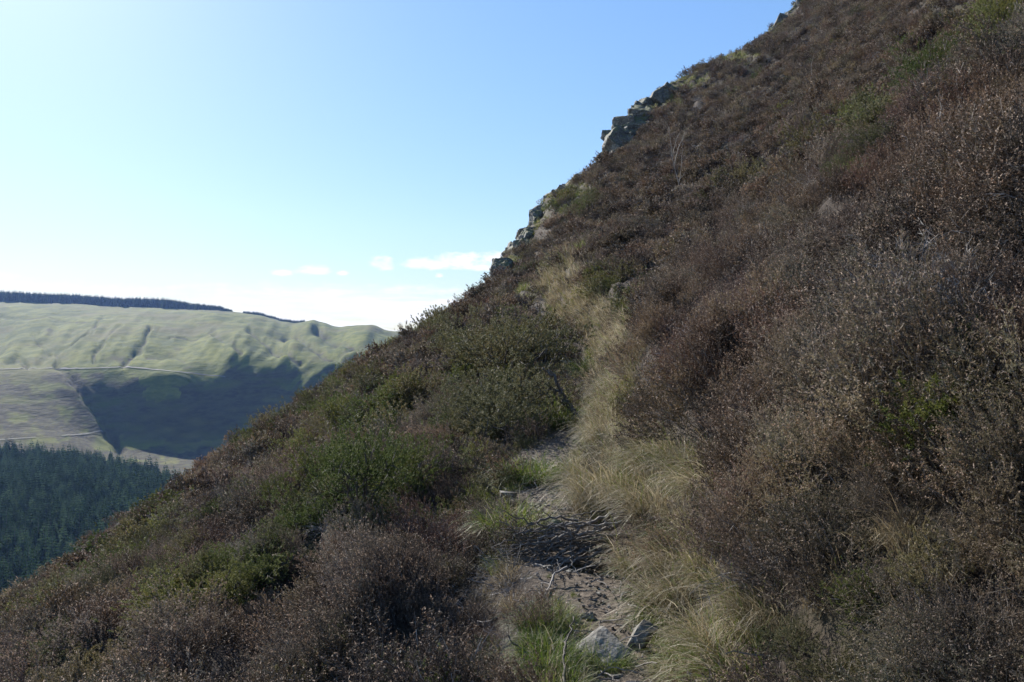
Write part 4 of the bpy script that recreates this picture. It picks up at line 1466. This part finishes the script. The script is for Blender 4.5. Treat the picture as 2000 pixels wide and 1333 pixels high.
def outcrop(line, n, smin, smax, label, seed):
    rg = np.random.default_rng(seed)
    L = np.array(line, float)
    c = at(*L[len(L) // 2])
    root = empty('rock_outcrop', c)
    tag(root, label, 'rock outcrop', 'rock outcrops along the skyline')
    for i in range(n):
        t = (i + rg.uniform(0, 1)) / n * (len(L) - 1)
        k = min(int(t), len(L) - 2)
        f = t - k
        px, py, d = L[k] * (1 - f) + L[k + 1] * f
        d = d - rg.uniform(0.0, 3.0)
        x, y, z = at(px + rg.normal() * 5 + 3, py + rg.uniform(6, 55), d)
        z = min(z, float(hill_z(x, y)[0]) + 0.5)
        o = bpy.data.objects.new('block', BLOCKS[rg.integers(0, 6)])
        link(o, root)
        s = smin + (smax - smin) * rg.uniform(0, 1) ** 1.8
        o.location = (x - c[0], y - c[1], z - c[2])
        o.rotation_euler = (rg.normal() * 0.25, 0.5 + rg.normal() * 0.25, rg.uniform(0, 6.28))
        o.scale = (s * rg.uniform(0.8, 1.4), s, s * rg.uniform(0.7, 1.3))


for oc in OUTCROPS:
    outcrop(*oc)

# ------------------------------------------------------------------ gorse bushes
GM = [gorse_mesh('gorse_bush', 400 + i, H=0.95, R=[0.62, 0.7, 0.55, 0.66][i], nsh=760, nsp=40, spine=0.026, sw=0.0085, mat=['gorse_leaf', 'gorse_leaf', 'gorse_dull', 'gorse_dull'][i], bits=True) for i in range(4)]
GF = [gorse_mesh('gorse_bush_far', 410 + i, H=0.95, R=0.62, nsh=380, nsp=22, spine=0.042, sw=0.017, mat=['gorse_leaf', 'gorse_dull'][i], bits=True) for i in range(2)]


def gorse(px, py, hpx, label, dull=False, wide=1.0):
    x, y, z = hit(px, py)
    h = hpx / FPX * y
    i = int(rng.integers(0, 2)) + (2 if dull else 0)
    ms = GM[i] if y < 20 else GF[1 if dull else 0]
    s = h / 1.0
    o = empty('gorse_bush', (x, y, z - 0.03), float(rng.uniform(0, 6.28)))
    o.scale = (s * wide, s * wide, s)
    a = link(bpy.data.objects.new('stems', ms[0]), o)
    b = link(bpy.data.objects.new('foliage', ms[1]), o)
    a['kind'] = b['kind'] = 'stuff'
    tag(o, label, 'gorse bush', 'gorse bushes on the hillside')
    return o


GB = {}
for g in GORSE:
    GB[(g[0], g[1])] = gorse(*g)

# ------------------------------------------------------------------ heather bushes that stand out
HM = {
    'brown': heather_mesh('heather_bush', 500, H=0.62, R=0.5, nst=130, nsh=11, nlf=13, leaf=0.0125, lw=0.0056, seeds=0.07, split=True),
    'red': heather_mesh('heather_bush_red', 501, H=0.62, R=0.48, nst=130, nsh=11, nlf=13, leaf=0.0125, lw=0.0056, seeds=0.04, mats=('heather_twig', 'red_leaf', 'heather_seed'), split=True),
    'seedy': heather_mesh('heather_bush_seedy', 502, H=0.58, R=0.5, nst=110, nsh=10, nlf=13, leaf=0.0125, lw=0.0056, seeds=0.22, seed_size=0.008, split=True),
}
DM = [dead_heather_mesh('dead_heather_bush', 510 + i, H=0.5, R=0.55, nst=80, nsh=9) for i in range(2)]


def heather(px, py, hpx, k, label, wide=1.0):
    x, y, z = hit(px, py)
    s = hpx / FPX * y / 0.62
    if k == 'dead':
        o = link(bpy.data.objects.new('dead_heather_bush', DM[int(rng.integers(0, 2))]))
        tag(o, label, 'dead heather', 'bleached heather bushes')
    else:
        o = empty('heather_bush', (0, 0, 0))
        link(bpy.data.objects.new('twigs', HM[k][0]), o)
        fh = link(bpy.data.objects.new('flower_heads', HM[k][1]), o)
        fh['kind'] = 'stuff'
        tag(o, label, 'heather bush', 'heather bushes that stand out on the slope')
    o.location = (x, y, z - 0.03)
    o.rotation_euler = (0.05, -0.25, 0)
    o.scale = (s * wide, s * wide, s)
    return o


for h in HEATHER:
    heather(*h)

# ------------------------------------------------------------------ grass tussocks that stand out
TM = {
    'green': [grass_mesh('green_tussock', 520 + i, n=900, H=0.27, R=0.17, spread=1.1, droop=1.35, width=0.0036, mats=('green', 'straw'), mix=[0.04, 0.10][i]) for i in range(2)],
    'straw': [grass_mesh('straw_tussock', 530 + i, n=700, H=0.46, R=0.17, spread=0.95, droop=1.15, width=0.0038, mats=('straw', 'green'), lean=(-0.38, -0.2), mix=[0.12, 0.22][i]) for i in range(2)],
}


def tussock(px, py, hpx, k, label, wide=1.0):
    x, y, z = hit(px, py)
    s = hpx / FPX * y / (0.2 if k == 'green' else 0.36)
    o = link(bpy.data.objects.new(k + '_tussock' if k == 'green' else 'straw_tussock', TM[k][int(rng.integers(0, 2))]))
    o.location = (x, y, z - 0.02)
    o.rotation_euler = (0, 0, float(rng.normal() * 0.3))
    o.scale = (s * wide, s * wide, s)
    return tag(o, label, 'grass tussock', 'grass tussocks along the path')


for t in TUSSOCKS:
    tussock(*t)

# ------------------------------------------------------------------ stones on the path
def stone(px, py, wpx, size, rot, label, mat='rock', seed=0, lift=0.3):
    x, y, z = hit(px, py)
    k = wpx / FPX * y / 2
    me = hull_mesh('stone', 600 + seed, tuple(s * k for s in size), M[mat], n=18, rough=0.035, cuts=3)
    o = link(bpy.data.objects.new('stone', me))
    o.location = (x, y, z + size[2] * k * lift)
    o.rotation_euler = [math.radians(a) for a in rot]
    return tag(o, label, 'stone', 'stones lying on the path')


for s in STONES:
    stone(*s)

EMB = [hull_mesh('small_stone', 620 + i, (0.045, 0.034, 0.018 + 0.008 * i), M['rock'], n=14, rough=0.05, cuts=2) for i in range(3)]
for q in range(26):
    y = float(rng.uniform(3.2, 9.0))
    x = float(path_x(y) + rng.normal() * 0.17)
    o = link(bpy.data.objects.new('small_stone', EMB[q % 3]))
    k = float(rng.uniform(0.45, 1.25))
    o.location = (x, y, float(hill_z(x, y)[0]) + 0.006 * k)
    o.rotation_euler = (float(rng.normal() * 0.2), float(rng.normal() * 0.2), float(rng.uniform(0, 6.28)))
    o.scale = (k, k, k)
    tag(o, 'small half buried stone in the trodden soil of the path', 'small stone', 'small stones in the path')

# stony litter and bits of dead twig trodden into the soil
peb = [hull_mesh('pebble', 640 + i, (0.016, 0.012, 0.008), M['crumb'], n=9, rough=0.05, cuts=1) for i in range(3)]
lib('lib_pebble', peb)
tw = []
for i in range(3):
    b_ = MB()
    rg = np.random.default_rng(650 + i)
    p_ = np.cumsum(unit(np.array([1.0, 0, 0.05]) + rg.normal(size=(6, 3)) * np.array([0.1, 0.4, 0.12])) * 0.028, axis=0)
    b_.tube(p_, np.linspace(0.0032, 0.0014, 6), 4, 0)
    tw.append(b_.mesh('fallen_twig', [M['dead_wood']]))
lib('lib_twig', tw)
yy = rng.uniform(3.0, 12.0, 1500)
xx = path_x(yy) + rng.normal(size=1500) * 0.2
zz = hill_z(xx, yy)
scatter('path_gravel', 'lib_pebble', np.stack([xx, yy, zz + 0.003], 1), np.repeat(rng.uniform(0.3, 1.25, (1500, 1)) ** 1.8, 3, 1), rng.uniform(0, 6.28, (1500, 3)), 'small stones and crumbs of earth on the trodden path')
yy = rng.uniform(2.8, 11.0, 900)
xx = path_x(yy) + rng.normal(size=900) * 0.32 - 0.1
zz = hill_z(xx, yy)
scatter('twig_litter', 'lib_twig', np.stack([xx, yy, zz + 0.008], 1), np.repeat(rng.uniform(0.5, 1.6, (900, 1)), 3, 1),
        np.stack([np.zeros(900), rng.normal(size=900) * 0.2, rng.uniform(0, 6.28, 900)], 1), 'bits of dead twig lying on the path')

# ------------------------------------------------------------------ dead wood
def wobble(pts, n, amp, rg):
    pts = np.array(pts, float)
    s = np.concatenate([[0], np.cumsum(np.linalg.norm(np.diff(pts, axis=0), axis=1))])
    t = np.linspace(0, s[-1], n)
    P = np.stack([np.interp(t, s, pts[:, k]) for k in range(3)], 1)
    for _ in range(2):
        P[1:-1] = (P[:-2] + 2 * P[1:-1] + P[2:]) / 4
    P[1:-1] += rg.normal(size=(n - 2, 3)) * amp
    return P


def branch_mesh(name, P, r0, r1, rg, mat='dead_wood', twigs=5, tl=0.16):
    b = MB()
    b.tube(P, np.linspace(r0, r1, len(P)) * (1 + 0.15 * rg.normal(size=len(P))).clip(0.7, 1.4), 6, 0)
    for _ in range(twigs):
        i = int(rg.integers(len(P) // 4, len(P) - 1))
        d = unit(unit(P[min(i + 1, len(P) - 1)] - P[i - 1]) + rg.normal(size=3) * 0.6)
        L = tl * rg.uniform(0.5, 1.3)
        q = [P[i]]
        for k in range(4):
            d = unit(d + rg.normal(size=3) * 0.28)
            q.append(q[-1] + d * L / 4)
        rr = r0 + (r1 - r0) * i / len(P)
        b.tube(np.array(q), np.linspace(rr * 0.55, rr * 0.18, 5), 5, 0)
    return b.mesh(name, [M[mat]], smooth=True)


rg = np.random.default_rng(77)
base_w = at(1232, 1030, 6.25)
root = empty('dead_shrub', base_w)
tag(root, 'tangle of gnarled dead branches lying across the path from the bank', 'dead branches')
DEAD = [
    ([(1236, 1002, 6.35), (1200, 1006, 6.3), (1160, 1014, 6.2), (1136, 1030, 6.15), (1112, 1046, 6.1), (1084, 1043, 6.05), (1050, 1048, 6.0), (1008, 1052, 5.95)], 0.018, 0.006),
    ([(1236, 1016, 6.3), (1180, 1034, 6.2), (1140, 1045, 6.1), (1100, 1062, 6.0), (1060, 1078, 5.95), (1005, 1084, 5.9)], 0.019, 0.006),
    ([(1238, 1042, 6.2), (1190, 1052, 6.1), (1150, 1066, 6.0), (1112, 1072, 5.95), (1084, 1092, 5.85), (1048, 1106, 5.8)], 0.017, 0.005),
    ([(1225, 1048, 6.1), (1172, 1048, 6.05), (1120, 1056, 5.95), (1080, 1050, 5.9), (1040, 1066, 5.9), (998, 1066, 5.85)], 0.014, 0.005),
    ([(1210, 1022, 6.3), (1188, 1034, 6.2), (1198, 1015, 6.2), (1208, 1008, 6.2)], 0.008, 0.003),
    ([(1150, 1066, 6.0), (1130, 1060, 5.95), (1104, 1040, 5.9), (1084, 1056, 5.9), (1060, 1090, 5.85), (1040, 1080, 5.8)], 0.014, 0.005),
    ([(1222, 1070, 6.0), (1170, 1084, 5.9), (1110, 1096, 5.75), (1060, 1120, 5.65), (1015, 1126, 5.6)], 0.014, 0.005),
    ([(1215, 1084, 5.9), (1160, 1100, 5.75), (1110, 1130, 5.6)], 0.008, 0.003),
    ([(1120, 1056, 6.0), (1080, 1068, 5.9), (1030, 1064, 5.9), (985, 1080, 5.8), (960, 1070, 5.8)], 0.008, 0.003),
    ([(1085, 1043, 6.05), (1040, 1036, 6.0), (1000, 1030, 6.0), (975, 1018, 6.0)], 0.007, 0.003),
    ([(1180, 1052, 6.1), (1130, 1080, 5.9), (1088, 1110, 5.7), (1062, 1112, 5.65)], 0.009, 0.003),
    ([(1060, 1078, 5.95), (1020, 1100, 5.8), (985, 1130, 5.6), (960, 1150, 5.5)], 0.007, 0.003),
]
for pts, r0, r1 in DEAD:
    P = wobble([at(*p) for p in pts], 22, 0.008, rg) - np.array(base_w)
    link(bpy.data.objects.new('branch', branch_mesh('dead_branch', P, r0, r1, rg, twigs=7)), root)


for q in range(34):
    x0, y0 = rg.uniform(1110, 1235), rg.uniform(1005, 1110)
    pts = [(x0, y0, 6.15)]
    for k in range(5):
        x0 -= rg.uniform(14, 40)
        y0 += rg.normal() * 9 + 3
        pts.append((x0, y0, 6.15 - 0.06 * k - 0.0035 * max(0.0, y0 - 1040)))
    P = wobble([at(*p) for p in pts], 16, 0.008, rg) - np.array(base_w)
    link(bpy.data.objects.new('branch', branch_mesh('dead_twig', P, 0.010, 0.0035, rg, twigs=5, mat='bark' if q % 3 else 'dead_wood')), root)


def single(name, pts, r0, r1, label, cat, twigs=3, mat='dead_wood', tl=0.1, amp=0.005):
    W = [at(*p) for p in pts]
    b0 = np.array(W[0])
    P = wobble(W, 18, amp, rg) - b0
    o = link(bpy.data.objects.new(name, branch_mesh(name, P, r0, r1, rg, mat, twigs, tl)))
    o.location = b0
    return tag(o, label, cat)


single('dead_branch', [(1108, 1108, 5.35), (1082, 1120, 5.3), (1074, 1148, 5.15), (1058, 1174, 5.0), (1030, 1178, 4.95), (1003, 1172, 4.95)], 0.008, 0.003,
       'pale hook shaped twig below the branch tangle', 'dead branch', 4)
single('dead_branch', [(1103, 1205, 4.75), (1078, 1208, 4.7), (1062, 1228, 4.6), (1026, 1230, 4.6), (1020, 1212, 4.65), (1034, 1188, 4.75)], 0.007, 0.003,
       'bleached bent twig lying over the green grass mound', 'dead branch', 3)
single('broken_stub', [(1330, 1060, 5.6), (1300, 1058, 5.45), (1278, 1054, 5.35), (1257, 1045, 5.3)], 0.016, 0.010, 'dark broken branch stub sticking out of the straw bank', 'branch stub', 0, 'bark')
single('dark_stem', [(1100, 1345, 3.6), (1104, 1300, 3.75), (1101, 1268, 3.85), (1112, 1240, 3.95), (1120, 1205, 4.05)], 0.008, 0.003, 'thin dark upright stem in front of the big slab', 'bare stem', 4, 'bark')
single('dark_stem', [(1050, 1300, 3.9), (1030, 1275, 4.0), (1012, 1262, 4.05), (990, 1240, 4.1)], 0.007, 0.003, 'dark crooked twig arching left of the slab', 'bare stem', 4, 'bark')
trunk_a = single('trunk', [(1140, 824, 12.6), (1115, 796, 12.7), (1096, 770, 12.8), (1086, 742, 12.9), (1060, 720, 13.0)], 0.045, 0.018, None, None, 6, 'bark', 0.5, 0.02)
trunk_b = single('trunk', [(1076, 815, 12.8), (1078, 790, 12.9), (1070, 765, 13.0), (1074, 740, 13.1)], 0.030, 0.014, None, None, 5, 'bark', 0.4, 0.02)
for q in (trunk_a, trunk_b):
    par = GB[(1020, 852)]
    bpy.context.view_layer.update()
    q.parent = par
    q.matrix_parent_inverse = par.matrix_world.inverted()



# ------------------------------------------------------------------ bare saplings
def sapling(base, stems, r, label, mat='birch_bark', twigs=6):
    bx, by, bz = hit(*base)
    root = empty('bare_sapling', (bx, by, bz))
    tag(root, label, 'sapling', 'bare saplings standing in the heather')
    b0 = np.array((bx, by, bz))
    for i, st in enumerate(stems):
        W = [np.array(at(px, py, by - 0.05 + 0.02 * i)) for px, py in st]
        P = wobble(W, 14, 0.012, rg) - b0
        nm = 'trunk' if i == 0 else 'branch'
        link(bpy.data.objects.new(nm, branch_mesh('sapling_' + nm, P, r * (1 if i == 0 else 0.6), r * 0.22, rg, mat, twigs, by * 0.018)), root)


sapling((1328, 384), [[(1328, 386), (1327, 362), (1319, 332), (1313, 310), (1310, 278), (1307, 246)], [(1326, 360), (1331, 330), (1333, 300), (1334, 268)],
                      [(1317, 324), (1323, 296), (1334, 268), (1338, 258)], [(1320, 336), (1312, 305), (1305, 285)], [(1313, 308), (1318, 285), (1326, 262)]],
        0.028, 'bare multi stemmed birch sapling on the slope under the largest crag')
sapling((1832, 318), [[(1832, 320), (1833, 285), (1836, 245), (1838, 215), (1840, 190)]], 0.014, 'tall thin dry stem standing right of the branching gorse', 'dead_wood', 3)
sapling((1588, 160), [[(1588, 162), (1586, 145), (1584, 128), (1590, 106)]], 0.022, 'faint thin bare stem high on the hillside near the top', 'birch_bark', 4)

# ------------------------------------------------------------------ conifers
def conifer(name, seed, H=14.0, R=2.3, whorls=13, per=9):
    rg = np.random.default_rng(seed)
    t, c = MB(), MB()
    t.tube(np.array([[0, 0, -0.5], [0, 0, H * 0.5], [0, 0, H * 0.97]]), np.array([0.2, 0.12, 0.03]), 6, 0)
    P, D, L, W = [], [], [], []
    for i in range(whorls):
        f = i / (whorls - 1)
        z = H * (0.08 + 0.90 * f)
        r = R * (1 - f) ** 0.8 * rg.uniform(0.85, 1.15) + 0.15
        n = per if f < 0.8 else 5
        for k in range(n):
            an = 2 * math.pi * (k + rg.uniform(-0.3, 0.3)) / n + i * 0.7
            d = np.array([math.cos(an), math.sin(an), -0.18 - 0.30 * (1 - f) + 0.55 * f * f + rg.normal() * 0.08])
            for m in range(3):
                s = m * 0.28
                P.append(np.array([0, 0, z]) + d * r * s)
                D.append(unit(d + rg.normal(size=3) * 0.16))
                L.append(r * (1.0 - s) * rg.uniform(0.8, 1.15))
                W.append(0.42 * r * (1 - 0.4 * s) + 0.2)
    c.leafq(np.array(P), np.array(D), np.array(L), np.array(W), 0, rg)
    c.needle(np.array([[0, 0, H * 0.93]] * 3), unit(np.array([[0.05, 0, 1], [0, 0.05, 1], [-0.05, 0, 1.0]])), H * 0.09, 0.3, 0, rg)
    return t.mesh(name + '_trunk', [M['bark']]), c.mesh(name + '_crown', [M['conifer']])


CON = [conifer('conifer', 700 + i, H=[16, 14, 18][i], R=[3.9, 3.5, 4.2][i]) for i in range(3)]
lib('lib_conifer', [c[1] for c in CON])
PLANT = [(-260, 872), (-40, 884), (0, 890), (100, 900), (180, 908), (250, 924), (345, 950), (400, 970), (380, 1290), (-260, 1400)]
dd = []
for y in np.arange(330, 860, 5.2):
    for x in np.arange(-0.83 * y, -0.36 * y, 5.0):
        dd.append((x, y))
dd = np.array(dd) + rng.normal(size=(len(dd), 2)) * 1.25
cz = valley_z(dd[:, 0], dd[:, 1])
cpx, cpy = to_px(dd[:, 0], dd[:, 1], cz)
sel = inside(PLANT, cpx + rng.normal(size=len(cpx)) * 4, cpy + rng.normal(size=len(cpx)) * 3) & (rng.uniform(size=len(cpx)) < 0.95)
T = np.column_stack([dd[sel], cz[sel]])
cpx, cpy = cpx[sel], cpy[sel]
rr_ = rng.uniform(0.55, 1.22, len(T)) * (0.85 + 0.5 * (fbm(T[:, 0] * 0.02, T[:, 1] * 0.02, 91, 3) + 0.3))
# the ones that show largest: nearest in front of the near hill's skyline
sk = np.interp(cpx, [p[0] for p in RIDGE], [p[1] for p in RIDGE])
tops = 666.5 - FPX * (T[:, 2] + 14 * rr_ - EYE) / T[:, 1]
vis = (tops < sk - 6) & (cpx > -15)
order = np.argsort(np.where(vis, T[:, 1], 1e9))
single_trees = order[:300]
mask_t = np.zeros(len(T), bool)
mask_t[single_trees] = True
for i in single_trees:
    v = int(rng.integers(0, 3))
    o = empty('conifer_tree', tuple(T[i]), float(rng.uniform(0, 6.28)), float(rr_[i]))
    link(bpy.data.objects.new('trunk', CON[v][0]), o)
    link(bpy.data.objects.new('crown', CON[v][1]), o)
    tag(o, 'dark green conifer in the near rows of the valley plantation', 'conifer', 'conifers of the valley plantation')
oth = ~mask_t
n = int(oth.sum())
scatter('conifer_plantation', 'lib_conifer', T[oth], np.repeat(rr_[oth][:, None], 3, 1), np.stack([np.zeros(n), np.zeros(n), rng.uniform(0, 6.28, n)], 1),
        'dark conifer plantation on the floor of the valley')


def skyline_wood(name, ctrl_pts, rows, label, step=3.2):
    c = np.array(ctrl_pts, float)
    out, sc = [], []
    for px in np.arange(c[0, 0], c[-1, 0], 1.15):
        by = np.interp(px, c[:, 0], c[:, 1])
        hp = np.interp(px, c[:, 0], c[:, 2])
        x, y, z = valley_hit(px, by, 1300.0)
        for r in range(rows):
            y2 = y + r * 9.0 + rng.normal() * 2.5
            x2 = (px - 1000) / FPX * y2 + rng.normal() * 1.5
            z2 = float(valley_z(np.array([x2]), np.array([y2]))[0])
            out.append((x2, y2, z2))
            sc.append(hp / FPX * y / 15.0 * rng.uniform(0.85, 1.12))
    n = len(out)
    s = np.repeat(np.array(sc)[:, None], 3, 1)
    s[:, :2] *= 1.2
    return scatter(name, 'lib_conifer', out, s, np.stack([np.zeros(n), np.zeros(n), rng.uniform(0, 6.28, n)], 1), label)


skyline_wood('skyline_forest', [(-260, 585, 20), (0, 583, 19), (60, 584, 17), (160, 587, 16), (230, 587, 16), (330, 592, 16), (390, 597, 11), (430, 600, 8), (452, 604, 4)], 4,
             'dark conifer forest along the top of the opposite hill')
skyline_wood('shelter_wood', [(476, 612, 4), (500, 615, 6), (530, 619, 5), (570, 624, 6), (594, 628, 4)], 2, 'thin line of conifers right of the hilltop forest')

# ------------------------------------------------------------------ air
hz = bpy.data.meshes.new('haze')
bm = bmesh.new()
bmesh.ops.create_cube(bm, size=1.0)
zlo = min(float(vz.min()), float(gz.min())) - 1.0
zhi = max(float(vz.max()) + 30, float(gz.max()) + 6)
for v in bm.verts:
    v.co = (v.co.x * 7000, 1300 + v.co.y * 3500, zlo if v.co.z < 0 else zhi)
bm.to_mesh(hz)
bm.free()
haze = link(bpy.data.objects.new('haze', hz))
tag(haze, 'thin blue haze filling the valley air', kind='stuff')
hmat, t = new_mat('haze_air')
pv = t.node('ShaderNodeVolumePrincipled')
pv.inputs['Color'].default_value = (0.30, 0.50, 1.0, 1)
pv.inputs['Density'].default_value = 0.00005
pv.inputs['Anisotropy'].default_value = 0.25
t.l.new(pv.outputs[0], t.node('ShaderNodeOutputMaterial').outputs[0] if False else t.node('ShaderNodeOutputMaterial').inputs['Volume'])
hz.materials.append(hmat)
